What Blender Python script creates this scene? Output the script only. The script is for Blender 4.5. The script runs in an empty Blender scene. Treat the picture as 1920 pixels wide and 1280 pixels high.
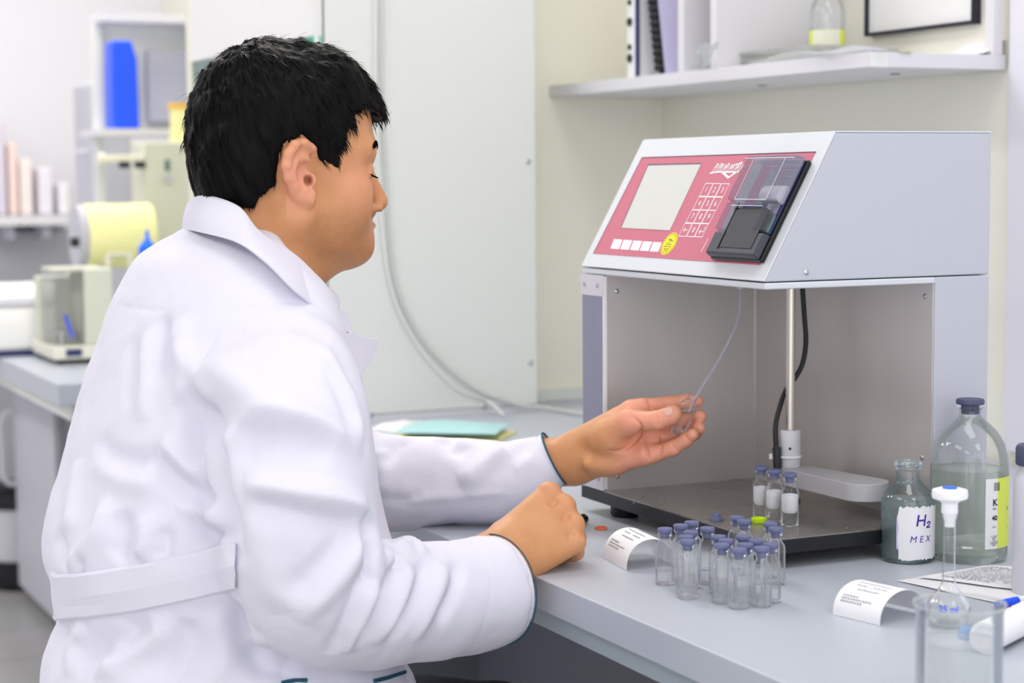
import bpy, bmesh, math, random
import numpy as np
from mathutils import Vector, Matrix
# ---------------------------------------------------------------- camera, light, exposure
SC = bpy.context.scene
COL = SC.collection
F = 3550.; YAW, PIT, ROL = 0.43796, -0.08639, -0.00792
ZB = 0.78                                   # bench top height
CAM = np.array([0.0, 0.0, ZB + 0.44])
_f = np.array([math.sin(YAW)*math.cos(PIT), math.cos(YAW)*math.cos(PIT), math.sin(PIT)])
_r = np.cross(_f, [0, 0, 1]); _r /= np.linalg.norm(_r); _u = np.cross(_r, _f)
CR = _r*math.cos(ROL) + _u*math.sin(ROL); CU = -_r*math.sin(ROL) + _u*math.cos(ROL); CF = _f
def ray(x, y): return CF + CR*(x-960)/F - CU*(y-640)/F
def onz(x, y, z=ZB): d = ray(x, y); return CAM + d*(z-CAM[2])/d[2]
def onx(x, y, X): d = ray(x, y); return CAM + d*X/d[0]
def ony(x, y, Y): d = ray(x, y); return CAM + d*Y/d[1]
def dep(x, y, t): return CAM + ray(x, y)*t
def proj(P):
    q = np.array(P)-CAM; z = q@CF
    return 960+F*(q@CR)/z, 640-F*(q@CU)/z, z

cd = bpy.data.cameras.new('camera'); co = bpy.data.objects.new('camera', cd); COL.objects.link(co)
cd.sensor_width = 36.0; cd.lens = F/1920*36.0; cd.clip_start = 0.05; cd.clip_end = 60
co.matrix_world = Matrix(((CR[0], CU[0], -CF[0], CAM[0]), (CR[1], CU[1], -CF[1], CAM[1]), (CR[2], CU[2], -CF[2], CAM[2]), (0, 0, 0, 1)))
cd.dof.use_dof = True; cd.dof.focus_distance = 2.12; cd.dof.aperture_fstop = 5.0
SC.camera = co

W = bpy.data.worlds.new('world'); SC.world = W; W.use_nodes = True
W.node_tree.nodes['Background'].inputs[0].default_value = (0.985, 0.985, 1.0, 1)
W.node_tree.nodes['Background'].inputs[1].default_value = 2.5
def area(name, loc, size, power, rot=(0, 0, 0), color=(1, 1, 1)):
    l = bpy.data.lights.new(name, 'AREA'); l.shape = 'RECTANGLE'; l.size, l.size_y = size; l.energy = power; l.color = color
    o = bpy.data.objects.new(name, l); COL.objects.link(o); o.location = loc; o.rotation_euler = rot
    return o
ZC = 2.75
LAMPS = [(1.05, 1.3), (1.05, 3.4), (1.05, 5.6), (-1.2, 1.3), (-1.2, 3.4), (-1.2, 5.6), (1.05, -0.7), (-1.2, -0.7)]
for i, (x, y) in enumerate(LAMPS):
    area('ceiling_lamp_light', (x, y, ZC-0.075), (0.58, 1.15), 6.0 if y < 3 else 26.0, color=(1.0, 0.975, 0.94))
SC.view_settings.view_transform = 'Standard'; SC.view_settings.look = 'None'
SC.view_settings.exposure = -0.36; SC.view_settings.gamma = 1.0; SC.view_settings.use_curve_mapping = False
cy = SC.cycles
cy.max_bounces = 14; cy.diffuse_bounces = 5; cy.glossy_bounces = 6; cy.transmission_bounces = 14; cy.transparent_max_bounces = 60
cy.caustics_reflective = False; cy.caustics_refractive = False; cy.use_denoising = True
cy.sample_clamp_indirect = 6.0
# ---------------------------------------------------------------- helpers
def lin(c):
    return tuple((v/255/12.92 if v/255 <= 0.04045 else ((v/255+0.055)/1.055)**2.4) for v in c)
def mat(name, rgb, rough=0.5, metal=0.0, noise=0.0, nscale=8.0, bump=0.0, bscale=60.0, spec=0.5, trans=0.0, ior=1.45, alpha=1.0, sub=0.0, emit=0.0, coat=0.0, nrough=0.0, stretch=None):
    m = bpy.data.materials.new(name); m.use_nodes = True; nt = m.node_tree
    b = nt.nodes['Principled BSDF']; c = lin(rgb)
    b.inputs['Base Color'].default_value = (*c, 1); b.inputs['Roughness'].default_value = rough; b.inputs['Metallic'].default_value = metal
    b.inputs['Specular IOR Level'].default_value = spec; b.inputs['IOR'].default_value = ior
    b.inputs['Transmission Weight'].default_value = trans; b.inputs['Alpha'].default_value = alpha
    b.inputs['Coat Weight'].default_value = coat
    if sub:
        b.inputs['Subsurface Weight'].default_value = sub; b.inputs['Subsurface Radius'].default_value = (0.010, 0.004, 0.002); b.inputs['Subsurface Scale'].default_value = 0.6
    if emit:
        b.inputs['Emission Color'].default_value = (*c, 1); b.inputs['Emission Strength'].default_value = emit
    if noise or bump or nrough:
        tc = nt.nodes.new('ShaderNodeTexCoord'); mp = nt.nodes.new('ShaderNodeMapping'); nt.links.new(tc.outputs['Object'], mp.inputs[0])
        if stretch: mp.inputs['Scale'].default_value = stretch
    if noise:
        n = nt.nodes.new('ShaderNodeTexNoise'); n.inputs['Scale'].default_value = nscale; n.inputs['Detail'].default_value = 5
        r = nt.nodes.new('ShaderNodeMix'); r.data_type = 'RGBA'
        r.inputs[6].default_value = (*[v*(1-noise) for v in c], 1); r.inputs[7].default_value = (*[min(1, v*(1+noise)) for v in c], 1)
        nt.links.new(mp.outputs[0], n.inputs['Vector']); nt.links.new(n.outputs['Fac'], r.inputs[0]); nt.links.new(r.outputs[2], b.inputs['Base Color'])
    if nrough:
        n3 = nt.nodes.new('ShaderNodeTexNoise'); n3.inputs['Scale'].default_value = nscale; nt.links.new(mp.outputs[0], n3.inputs['Vector'])
        mr = nt.nodes.new('ShaderNodeMapRange'); mr.inputs[3].default_value = rough-nrough; mr.inputs[4].default_value = rough+nrough
        nt.links.new(n3.outputs['Fac'], mr.inputs[0]); nt.links.new(mr.outputs[0], b.inputs['Roughness'])
    if bump:
        n2 = nt.nodes.new('ShaderNodeTexNoise'); n2.inputs['Scale'].default_value = bscale; n2.inputs['Detail'].default_value = 4
        bp = nt.nodes.new('ShaderNodeBump'); bp.inputs['Strength'].default_value = bump; bp.inputs['Distance'].default_value = 0.002
        nt.links.new(mp.outputs[0], n2.inputs['Vector']); nt.links.new(n2.outputs['Fac'], bp.inputs['Height']); nt.links.new(bp.outputs[0], b.inputs['Normal'])
    return m
def thin_glass(name, tint=(0.96, 0.98, 0.97), blend=0.22, base=0.03):
    """A thin clear wall: light passes straight through, edges mirror more."""
    m = bpy.data.materials.new(name); m.use_nodes = True; nt = m.node_tree; nt.nodes.clear()
    out = nt.nodes.new('ShaderNodeOutputMaterial'); mx = nt.nodes.new('ShaderNodeMixShader')
    tr = nt.nodes.new('ShaderNodeBsdfTransparent'); tr.inputs[0].default_value = (*tint, 1)
    gl = nt.nodes.new('ShaderNodeBsdfGlossy'); gl.inputs['Roughness'].default_value = 0.04; gl.inputs[0].default_value = (0.95, 0.97, 1, 1)
    lw = nt.nodes.new('ShaderNodeLayerWeight'); lw.inputs['Blend'].default_value = blend
    ad = nt.nodes.new('ShaderNodeMath'); ad.operation = 'MULTIPLY_ADD'; ad.inputs[1].default_value = 0.75; ad.inputs[2].default_value = base; ad.use_clamp = True
    nt.links.new(lw.outputs['Fresnel'], ad.inputs[0]); nt.links.new(ad.outputs[0], mx.inputs[0])
    nt.links.new(tr.outputs[0], mx.inputs[1]); nt.links.new(gl.outputs[0], mx.inputs[2]); nt.links.new(mx.outputs[0], out.inputs[0])
    return m
def clear_liquid(name, tint, veil=0.12, milk=(0.9, 0.92, 0.92)):
    """Still liquid in a vessel: tinted see-through with a slight milky scatter and a mirror edge."""
    m = thin_glass(name, tint, 0.18, 0.02); nt = m.node_tree; out = nt.nodes['Material Output']; last = out.inputs[0].links[0].from_socket
    df = nt.nodes.new('ShaderNodeBsdfTranslucent'); df.inputs[0].default_value = (*milk, 1); d2 = nt.nodes.new('ShaderNodeBsdfDiffuse'); d2.inputs[0].default_value = (*milk, 1)
    a = nt.nodes.new('ShaderNodeMixShader'); a.inputs[0].default_value = .5; nt.links.new(df.outputs[0], a.inputs[1]); nt.links.new(d2.outputs[0], a.inputs[2])
    b = nt.nodes.new('ShaderNodeMixShader'); b.inputs[0].default_value = veil; nt.links.new(last, b.inputs[1]); nt.links.new(a.outputs[0], b.inputs[2]); nt.links.new(b.outputs[0], out.inputs[0])
    return m
def mk(name, verts, faces, m, parent=None, org=(0, 0, 0), sharp=35, bevel=0.0, seg=2, mi=None, mats=None):
    org = Vector([float(v) for v in org])
    me = bpy.data.meshes.new(name); me.from_pydata([tuple(Vector([float(c) for c in v])-org) for v in verts], [], faces); me.validate(); me.update()
    for q in (mats or [m]): me.materials.append(q)
    if mi is not None:
        for p, k in zip(me.polygons, mi): p.material_index = k
    bm = bmesh.new(); bm.from_mesh(me); bmesh.ops.recalc_face_normals(bm, faces=bm.faces); bm.to_mesh(me); bm.free()
    if sharp: me.shade_smooth(); me.set_sharp_from_angle(angle=math.radians(sharp))
    o = bpy.data.objects.new(name, me); COL.objects.link(o)
    if parent is not None: o.parent = parent
    else: o.location = org
    if bevel:
        b = o.modifiers.new('bevel', 'BEVEL'); b.width = bevel; b.segments = seg; b.limit_method = 'ANGLE'; b.angle_limit = math.radians(40); b.harden_normals = True
    return o
class MB:
    def __init__(s): s.v = []; s.f = []; s.mi = []; s.cur = 0
    def add(s, v, f):
        n = len(s.v); s.v += [tuple(float(c) for c in p) for p in v]; s.f += [tuple(i+n for i in q) for q in f]; s.mi += [s.cur]*len(f); return s
    def box(s, x0, x1, y0, y1, z0, z1):
        return s.add([(x, y, z) for z in (z0, z1) for y in (y0, y1) for x in (x0, x1)], [(0, 2, 3, 1), (4, 5, 7, 6), (0, 1, 5, 4), (2, 6, 7, 3), (0, 4, 6, 2), (1, 3, 7, 5)])
    def prism(s, poly, d):
        """POLY: 3-D points of one face; D: the extrusion vector."""
        poly = [np.array(p, float) for p in poly]; d = np.array(d, float); n = len(poly)
        return s.add(poly+[p+d for p in poly], [tuple(range(n))[::-1], tuple(range(n, 2*n))]+[(i, (i+1) % n, n+(i+1) % n, n+i) for i in range(n)])
    def obox(s, c, ax, ay, az):
        """Box about centre C with half-axis vectors."""
        c, ax, ay, az = [np.array(q, float) for q in (c, ax, ay, az)]
        return s.prism([c-ax-ay-az, c+ax-ay-az, c+ax+ay-az, c-ax+ay-az], 2*az)
    def lathe(s, prof, c=(0, 0, 0), seg=32, axis=None, cap=True):
        """PROF: (radius, height) pairs; closed at ends where radius is 0."""
        c = np.array(c, float); az = np.array(axis if axis is not None else (0, 0, 1), float); az /= np.linalg.norm(az)
        ax = np.cross(az, (0, 1, 0) if abs(az[1]) < .9 else (1, 0, 0)); ax /= np.linalg.norm(ax); ay = np.cross(az, ax)
        V = []; Fc = []
        for r, h in prof:
            for k in range(seg):
                a = 2*math.pi*k/seg; V.append(c+az*h+(ax*math.cos(a)+ay*math.sin(a))*max(r, 1e-5))
        for i in range(len(prof)-1):
            for k in range(seg):
                k2 = (k+1) % seg; Fc.append((i*seg+k, i*seg+k2, (i+1)*seg+k2, (i+1)*seg+k))
        if prof[0][0] > 1e-4 and cap: Fc.append(tuple(range(seg))[::-1])
        if prof[-1][0] > 1e-4 and cap: Fc.append(tuple((len(prof)-1)*seg+k for k in range(seg)))
        return s.add(V, Fc)
    def cyl(s, a, b, r, seg=24, r2=None):
        a = np.array(a, float); b = np.array(b, float); L = np.linalg.norm(b-a)
        return s.lathe([(r, 0), (r if r2 is None else r2, L)], a, seg, (b-a)/L)
    def tube(s, pts, r, seg=10, sub=6):
        P = spline(pts, sub); n = len(P); rr = r if hasattr(r, '__len__') else [r]*n
        if len(rr) != n: rr = np.interp(np.linspace(0, 1, n), np.linspace(0, 1, len(rr)), rr)
        up = np.array([0.13, 0.21, 1.0]); V = []; Fc = []
        for i in range(n):
            t = P[min(i+1, n-1)]-P[max(i-1, 0)]; t /= np.linalg.norm(t)+1e-12
            a = np.cross(t, up); a /= np.linalg.norm(a)+1e-12; b = np.cross(t, a)
            for k in range(seg):
                w = 2*math.pi*k/seg; V.append(P[i]+(a*math.cos(w)+b*math.sin(w))*rr[i])
            up = b if i < 0 else up
        for i in range(n-1):
            for k in range(seg):
                k2 = (k+1) % seg; Fc.append((i*seg+k, i*seg+k2, (i+1)*seg+k2, (i+1)*seg+k))
        Fc.append(tuple(range(seg))[::-1]); Fc.append(tuple((n-1)*seg+k for k in range(seg)))
        return s.add(V, Fc)
    def grid(s, G, thick=None):
        """G: array (m, n, 3) of surface points; THICK: vector or scalar along normal for a solid sheet."""
        G = np.array(G, float); m, n = G.shape[:2]
        q = [(i*n+j, i*n+j+1, (i+1)*n+j+1, (i+1)*n+j) for i in range(m-1) for j in range(n-1)]
        if thick is None: return s.add(G.reshape(-1, 3), q)
        if np.isscalar(thick):
            du = np.gradient(G, axis=0); dv = np.gradient(G, axis=1); N = np.cross(du, dv); N /= np.linalg.norm(N, axis=2, keepdims=True)+1e-12; D = N*thick
        else: D = np.broadcast_to(np.array(thick, float), G.shape)
        V = np.concatenate([G.reshape(-1, 3), (G+D).reshape(-1, 3)]); k = m*n
        fc = q+[tuple(i+k for i in f[::-1]) for f in q]
        br = [(0, j) for j in range(n)]+[(i, n-1) for i in range(1, m)]+[(m-1, j) for j in range(n-2, -1, -1)]+[(i, 0) for i in range(m-2, 0, -1)]
        br = [i*n+j for i, j in br]
        fc += [(br[(i+1) % len(br)], br[i], br[i]+k, br[(i+1) % len(br)]+k) for i in range(len(br))]
        return s.add(V, fc)
    def build(s, name, m, parent=None, org=(0, 0, 0), **k):
        if isinstance(m, (list, tuple)): return mk(name, s.v, s.f, m[0], parent, org, mi=s.mi, mats=list(m), **k)
        return mk(name, s.v, s.f, m, parent, org, **k)
def spline(pts, sub=8):
    P = [np.array(p, float) for p in pts]
    if len(P) < 3 or sub <= 1: return P if sub <= 1 else [P[0]+(P[-1]-P[0])*t for t in np.linspace(0, 1, sub+1)]
    Q = [2*P[0]-P[1]]+P+[2*P[-1]-P[-2]]; out = []
    for i in range(1, len(Q)-2):
        a, b, c, d = Q[i-1:i+3]
        for t in np.linspace(0, 1, sub, endpoint=False):
            out.append(0.5*((2*b)+(c-a)*t+(2*a-5*b+4*c-d)*t*t+(3*b-a-3*c+d)*t**3))
    out.append(P[-1]); return out
def tag(o, label=None, cat=None, group=None, kind=None):
    for k, v in (('label', label), ('category', cat), ('group', group), ('kind', kind)):
        if v: o[k] = v
    return o
def thing(name, label, cat, loc=(0, 0, 0), group=None, rz=0):
    o = bpy.data.objects.new(name, None); COL.objects.link(o); o.empty_display_size = 0.05
    o.location = [float(v) for v in loc]; o.rotation_euler = (0, 0, rz)
    return tag(o, label, cat, group)
def struct(o): o['kind'] = 'structure'; return o
def dup(root, loc, rz=None, label=None, group=None):
    def cp(o, par):
        c = o.copy(); COL.objects.link(c); c.parent = par
        for ch in o.children: cp(ch, c)
        return c
    r = cp(root, None); r.location = [float(v) for v in loc]
    if rz is not None: r.rotation_euler = (0, 0, rz)
    if label: r['label'] = label
    if group: r['group'] = group
    return r
def text_mesh(body, size, shear=0.0, bold=0.0):
    cu = bpy.data.curves.new('t', 'FONT'); cu.body = body; cu.size = size; cu.align_x = 'CENTER'; cu.align_y = 'CENTER'; cu.shear = shear; cu.offset = bold
    o = bpy.data.objects.new('t', cu); COL.objects.link(o); bpy.context.view_layer.update()
    me = bpy.data.meshes.new_from_object(o.evaluated_get(bpy.context.evaluated_depsgraph_get()))
    v = [tuple(q.co) for q in me.vertices]; f = [tuple(p.vertices) for p in me.polygons]
    bpy.data.objects.remove(o); bpy.data.curves.remove(cu); bpy.data.meshes.remove(me)
    return v, f
def text_on(mb, body, size, c, ax, ay, lift=0.0002, shear=0.0, bold=0.0):
    v, f = text_mesh(body, size, shear, bold); c, ax, ay = [np.array(q, float) for q in (c, ax, ay)]; n = np.cross(ax, ay)
    mb.add([c+ax*p[0]+ay*p[1]+n*lift for p in v], f)
def text_wrap(mb, body, size, R, ang, z, shear=0.0, bold=0.0, rot=0.0):
    """Text laid around a vertical cylinder of radius R, centred at angle ANG, height Z."""
    v, f = text_mesh(body, size, shear, bold); cr, sr = math.cos(rot), math.sin(rot)
    mb.add([(R*math.cos(ang+(p[0]*cr-p[1]*sr)/R), R*math.sin(ang+(p[0]*cr-p[1]*sr)/R), z+p[0]*sr+p[1]*cr) for p in v], f)
def stroke_on(mb, pts, w, c, ax, ay, lift=0.0003):
    """A flat painted stroke through 2-D points on the plane (c, ax, ay)."""
    c, ax, ay = [np.array(q, float) for q in (c, ax, ay)]; n = np.cross(ax, ay)
    for a, b in zip(pts[:-1], pts[1:]):
        a = np.array(a, float); b = np.array(b, float); t = (b-a)/(np.linalg.norm(b-a)+1e-9); s = np.array([-t[1], t[0]])*w/2; a = a-t*w*.3; b = b+t*w*.3
        q = [a-s, b-s, b+s, a+s]; mb.add([c+ax*p[0]+ay*p[1]+n*lift for p in q], [(0, 1, 2, 3)])
def screw(parent, org, c, n, r=0.003, name='screw'):
    c = np.array(c, float); n = np.array(n, float)
    return MB().lathe([(r, -.0005), (r, .0006), (r*.75, .0014), (r*.35, .0017), (r*.3, .0008), (0, .0008)], c, 14, n).build(name, M['steel_bright'], parent, org)

M = {}
M['wall'] = mat('wall_paint', (246, 244, 230), 0.7, noise=0.02, nscale=2)
M['wall_cool'] = mat('wall_paint_cool', (232, 231, 240), 0.7)
M['ceiling'] = mat('ceiling_paint', (240, 240, 240), 0.8)
M['floor'] = None
M['bench'] = mat('laminate_grey', (186, 192, 203), 0.38, noise=0.015, nscale=20, spec=0.4)
M['edge'] = mat('laminate_edge', (190, 188, 197), 0.45)
M['frame_metal'] = mat('painted_grey_frame', (164, 176, 184), 0.4)
M['dark_panel'] = mat('dark_grey_panel', (118, 120, 130), 0.6)
M['white'] = mat('white_laminate', (233, 235, 231), 0.45)
M['white_bright'] = mat('white_gloss', (240, 240, 240), 0.3)
M['shelf'] = mat('shelf_laminate', (226, 225, 230), 0.5)
M['grey_panel'] = mat('grey_panel', (196, 196, 206), 0.5)
M['machine'] = mat('machine_enamel', (193, 196, 206), 0.35, bump=0.04, bscale=400, spec=0.45)
M['machine_white'] = mat('machine_enamel_white', (214, 218, 224), 0.35, bump=0.04, bscale=400)
M['steel'] = mat('brushed_steel', (208, 204, 201), 0.38, metal=0.5, noise=0.10, nscale=9, nrough=0.06, bump=0.06, bscale=30, stretch=(1, 1, 0.25))
M['steel_top'] = mat('worn_steel_plate', (156, 151, 146), 0.26, metal=0.65, noise=0.18, nscale=7, nrough=0.10)
M['steel_bright'] = mat('bright_steel', (205, 205, 208), 0.25, metal=1.0)
M['cream_steel'] = mat('polished_rod', (212, 207, 196), 0.22, metal=0.8)
M['black'] = mat('black_plastic', (24, 25, 30), 0.45)
M['black_gloss'] = mat('black_gloss', (16, 16, 20), 0.25)
M['slate'] = mat('slate_plastic', (60, 62, 74), 0.42)
M['slate_dark'] = mat('slate_dark', (44, 45, 52), 0.5)
M['red'] = mat('red_overlay', (200, 114, 134), 0.5, spec=.25)
M['red_dark'] = mat('red_overlay_edge', (80, 50, 90), 0.4)
M['lcd'] = mat('display_grey', (208, 210, 206), 0.4, spec=.3)
M['print_white'] = mat('white_print', (250, 250, 252), 0.5)
M['print_dark'] = mat('dark_print', (52, 54, 66), 0.7)
M['print_grey'] = mat('grey_print', (140, 142, 152), 0.7)
M['yellow'] = mat('yellow_sticker', (236, 226, 20), 0.4)
M['yellow_label'] = mat('yellow_label', (224, 236, 92), 0.5)
M['olive'] = mat('olive_print', (110, 120, 20), 0.6)
M['green_board'] = mat('green_board', (70, 150, 125), 0.4)
M['pvc'] = mat('grey_white_plastic', (214, 214, 222), 0.4)
M['paddle'] = mat('grey_plastic_arm', (190, 190, 194), 0.45)
M['paper'] = mat('white_paper', (240, 240, 243), 0.8)
M['paper_back'] = mat('paper_yellowish', (232, 234, 214), 0.8)
M['stopper'] = mat('grey_blue_rubber', (104, 110, 148), 0.55)
M['stopper_dark'] = mat('dark_blue_rubber', (74, 80, 108), 0.5)
M['powder'] = mat('white_powder', (244, 244, 250), 0.9, bump=0.3, bscale=200)
M['orange'] = mat('orange_plastic', (226, 104, 62), 0.4)
M['lime'] = mat('lime_plastic', (206, 240, 22), 0.4)
M['ink'] = mat('violet_ink', (70, 40, 160), 0.6)
M['blue'] = mat('blue_plastic', (20, 110, 255), 0.35)
M['blue_deep'] = mat('blue_deep', (28, 88, 255), 0.4)
M['lavender'] = mat('lavender_card', (208, 204, 238), 0.6)
M['navy'] = mat('navy_plastic', (52, 58, 110), 0.5)
M['cyan_pack'] = mat('cyan_pack', (176, 220, 222), 0.5)
M['yellow_pack'] = mat('yellow_pack', (226, 220, 150), 0.5)
M['cream_yellow'] = mat('cream_yellow', (250, 248, 180), 0.5)
M['cream'] = mat('cream_enamel', (214, 216, 200), 0.45)
M['ivory'] = mat('ivory', (236, 234, 218), 0.4)
M['orange_lid'] = mat('orange_lid', (240, 190, 90), 0.5)
M['silicone'] = mat('silicone_tube', (206, 210, 206), 0.35, trans=0.0)
M['clear_tube'] = mat('clear_tube', (225, 225, 240), 0.15, trans=0.55, ior=1.2)
M['glass'] = thin_glass('thin_glass', (.98, .985, .98))
M['glass_green'] = thin_glass('thin_green_glass', (0.93, 0.97, 0.965), 0.28, 0.04)
M['film'] = clear_liquid('clear_film', (0.99, 0.99, 0.99), 0.16, (.95, .96, .95))
M['lid_clear'] = clear_liquid('printer_lid_clear', (0.80, 0.80, 0.85), 0.13, (.55, .55, .66))
M['vial_glass'] = clear_liquid('vial_glass', (.99, .993, .99), .06)
M['beaker_water'] = clear_liquid('beaker_water', (.98, .985, .985), .16)
M['rim_glass'] = clear_liquid('rim_glass', (.95, .96, .95), .40)
M['water'] = clear_liquid('clear_liquid', (.985, .985, .99), .09)
M['water_blue'] = clear_liquid('blue_green_liquid', (.88, .95, .96), .36, (.76, .88, .90))
M['water_green'] = clear_liquid('pale_green_liquid', (.93, .97, .93), .30, (.90, .94, .86))
M['teal'] = mat('dark_teal_glass', (92, 124, 118), 0.12, spec=0.6)
M['teal_bright'] = mat('bright_teal', (30, 190, 150), 0.3)
M['lamp'] = mat('lamp_diffuser', (255, 252, 246), 0.5, emit=3.0)
def floor_material():
    m = bpy.data.materials.new('floor_tiles'); m.use_nodes = True; nt = m.node_tree; b = nt.nodes['Principled BSDF']
    tc = nt.nodes.new('ShaderNodeTexCoord'); br = nt.nodes.new('ShaderNodeTexBrick'); br.offset = 0.0
    br.inputs['Scale'].default_value = 1.0; br.inputs['Brick Width'].default_value = 0.33; br.inputs['Row Height'].default_value = 0.33; br.inputs['Mortar Size'].default_value = 0.004
    br.inputs['Color1'].default_value = (*lin((178, 180, 178)), 1); br.inputs['Color2'].default_value = (*lin((186, 184, 184)), 1); br.inputs['Mortar'].default_value = (*lin((140, 140, 140)), 1)
    nt.links.new(tc.outputs['Object'], br.inputs['Vector']); nt.links.new(br.outputs['Color'], b.inputs['Base Color']); b.inputs['Roughness'].default_value = 0.35
    return m
M['floor'] = floor_material()
# ---------------------------------------------------------------- the room
def sbox(name, b, m, **k): return struct(MB().box(*b).build(name, m, org=((b[0]+b[1])/2, (b[2]+b[3])/2, b[4]), sharp=0, **k))
sbox('floor', (-3.2, 1.98, -2.2, 7.3, -0.06, 0.0), M['floor'])
sbox('ceiling', (-3.2, 1.98, -2.2, 7.3, ZC, ZC+0.06), M['ceiling'])
sbox('wall_right', (1.905, 1.98, -2.2, 7.2, 0, ZC), M['wall'])
sbox('wall_far', (-3.2, 1.905, 7.2, 7.3, 0, ZC), M['wall_cool'])
sbox('wall_left', (-3.3, -3.2, -2.2, 7.2, 0, ZC), M['wall_cool'])
sbox('wall_pier', (1.585, 1.905, 3.35, 4.11, 0.0, ZC), M['wall'])
yT = onx(1893, 200, 1.895)[1]
sbox('trim_1', (1.893, 1.905, -0.6, yT, 0.80, ZC), M['wall_cool'])
sbox('trim_2', (1.585, 1.893, 3.334, 3.35, ZB, ZB+0.022), M['white'])
LL = ['above the bench before the machine', 'above the fume hood', 'above the far instruments', 'over the aisle beside the machine', 'over the aisle beside the fume hood', 'over the far aisle', 'nearest the open end, over the bench', 'nearest the open end, over the middle']
for i, (x, y) in enumerate(LAMPS):
    t = thing('ceiling_lamp', 'white panel lamp in the ceiling '+LL[i], 'lamp', (x, y, ZC), 'ceiling panel lamps')
    MB().box(x-.32, x+.32, y-.61, y+.61, ZC-.03, ZC).build('housing', M['white'], t, t.location, sharp=0)
    MB().box(x-.29, x+.29, y-.58, y+.58, ZC-.036, ZC-.03).build('diffuser', M['lamp'], t, t.location, sharp=0)
# ---------------------------------------------------------------- benches
XE = 0.898
t = thing('lab_bench', 'long grey laminate lab bench the man leans his fists on', 'bench', (1.4, 1.4, 0))
MB().prism([(XE, -.7, ZB-.036), (1.893, -.7, ZB-.036), (1.893, 3.334, ZB-.036), (1.58, 3.334, ZB-.036), (1.58, 4.10, ZB-.036), (XE, 4.10, ZB-.036)], (0, 0, .036)).build('worktop', M['bench'], t, t.location, sharp=0, bevel=.0018)
MB().box(XE+.012, XE+.05, -0.68, 4.08, ZB-.060, ZB-.0365).build('frame_rail', M['frame_metal'], t, t.location, sharp=0, bevel=.001)
MB().box(1.46, 1.48, -0.68, 4.05, 0.04, ZB-.0365).build('back_panel', M['dark_panel'], t, t.location, sharp=0)
for y in (-0.66, 3.28, 4.05):
    MB().box(XE+.04, 1.57, y, y+.03, 0, ZB-.061).build('side_panel', M['dark_panel'], t, t.location, sharp=0)
XF = 0.842
t = thing('far_lab_bench', 'grey topped lab bench beyond the man, carrying the white instruments', 'bench', (1.3, 5.2, 0))
MB().box(XF, 1.9, 4.13, 6.7, ZB-.05, ZB).build('worktop', M['bench'], t, t.location, sharp=0, bevel=.003)
MB().box(XF+.03, XF+.07, 4.15, 6.68, ZB-.085, ZB-.05).build('frame_rail', M['white'], t, t.location, sharp=0)
MB().box(1.55, 1.57, 4.15, 6.68, 0.02, ZB-.05).build('back_panel', M['dark_panel'], t, t.location, sharp=0)
MB().box(XF+.20, 1.85, 4.15, 4.18, 0.0, ZB-.05).build('side_panel', M['white'], t, t.location, sharp=0)
yd0, yd1 = onx(108, 1000, 1.015)[1], onx(34, 1000, 1.015)[1]
t = thing('base_cabinet', 'white cabinet with bow handle standing under the far bench', 'cabinet', (1.25, (yd0+yd1)/2, 0))
MB().box(1.034, 1.5, yd0+.01, yd1-.01, .04, ZB-.092).build('body', M['grey_panel'], t, t.location, sharp=0)
d = MB().box(1.013, 1.033, yd0, yd1, .035, ZB-.09).build('door', M['grey_panel'], t, t.location, sharp=0, bevel=.002)
zh0, zh1 = onx(40, 915, 1.0)[2], onx(40, 782, 1.0)[2]
MB().tube([(1.015, yd1-.05, zh0), (0.985, yd1-.05, zh0), (0.968, yd1-.05, zh0+.03), (0.968, yd1-.05, (zh0+zh1)/2), (0.968, yd1-.05, zh1-.03), (0.985, yd1-.05, zh1), (1.015, yd1-.05, zh1)], .008, 10, 4).build('handle', M['pvc'], d, t.location)
b0 = onz(14, 1128, 0)
t = thing('waste_bin', 'black and white bin on the floor under the far bench', 'bin', (b0[0]+.10, max(b0[1], yd1+.17), 0))
MB().lathe([(.10, 0), (.13, .02), (.135, .09), (0, .09)], t.location, 28).build('base', M['black'], t, t.location)
MB().lathe([(.125, .09), (.14, .25), (0, .25)], t.location, 28).build('bucket', M['pvc'], t, t.location)
MB().lathe([(.148, .25), (.148, .29), (.10, .31), (0, .312)], t.location, 28).build('lid', M['black'], t, t.location)
# ---------------------------------------------------------------- wall shelf
ZS = float(ony(1010, 182, 3.35)[2]); XS = 1.653; Ye = 2.292; TS = .022
t = thing('wall_shelf', 'long grey laminate shelf with uprights on the wall above the machine', 'shelf', (1.78, 2.8, ZS))
MB().box(XS, 1.9, Ye, 3.348, ZS, ZS+TS).build('board', M['shelf'], t, t.location, sharp=0, bevel=.001)
MB().box(XS-.0012, XS+.03, Ye-.0008, Ye+.0, ZS, ZS+TS).build('edge_band', M['white'], t, t.location, sharp=0)
for px in (1277, 1338):
    y = onx(px, 60, XS)[1]; MB().box(XS, 1.9, y-.010, y+.010, ZS+TS, ZS+.62).build('upright', M['shelf'], t, t.location, sharp=0)
MB().box(1.876, 1.893, Ye, Ye+.02, ZS+TS, ZS+.62).build('end_post', M['shelf'], t, t.location, sharp=0)
for y in (Ye+.14, Ye+.52):
    MB().cyl((1.80, y, ZS-.0012), (1.80, y, ZS), .008, 14).build('cam_lock', M['slate'], t, t.location)
ZT = ZS+TS
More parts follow.
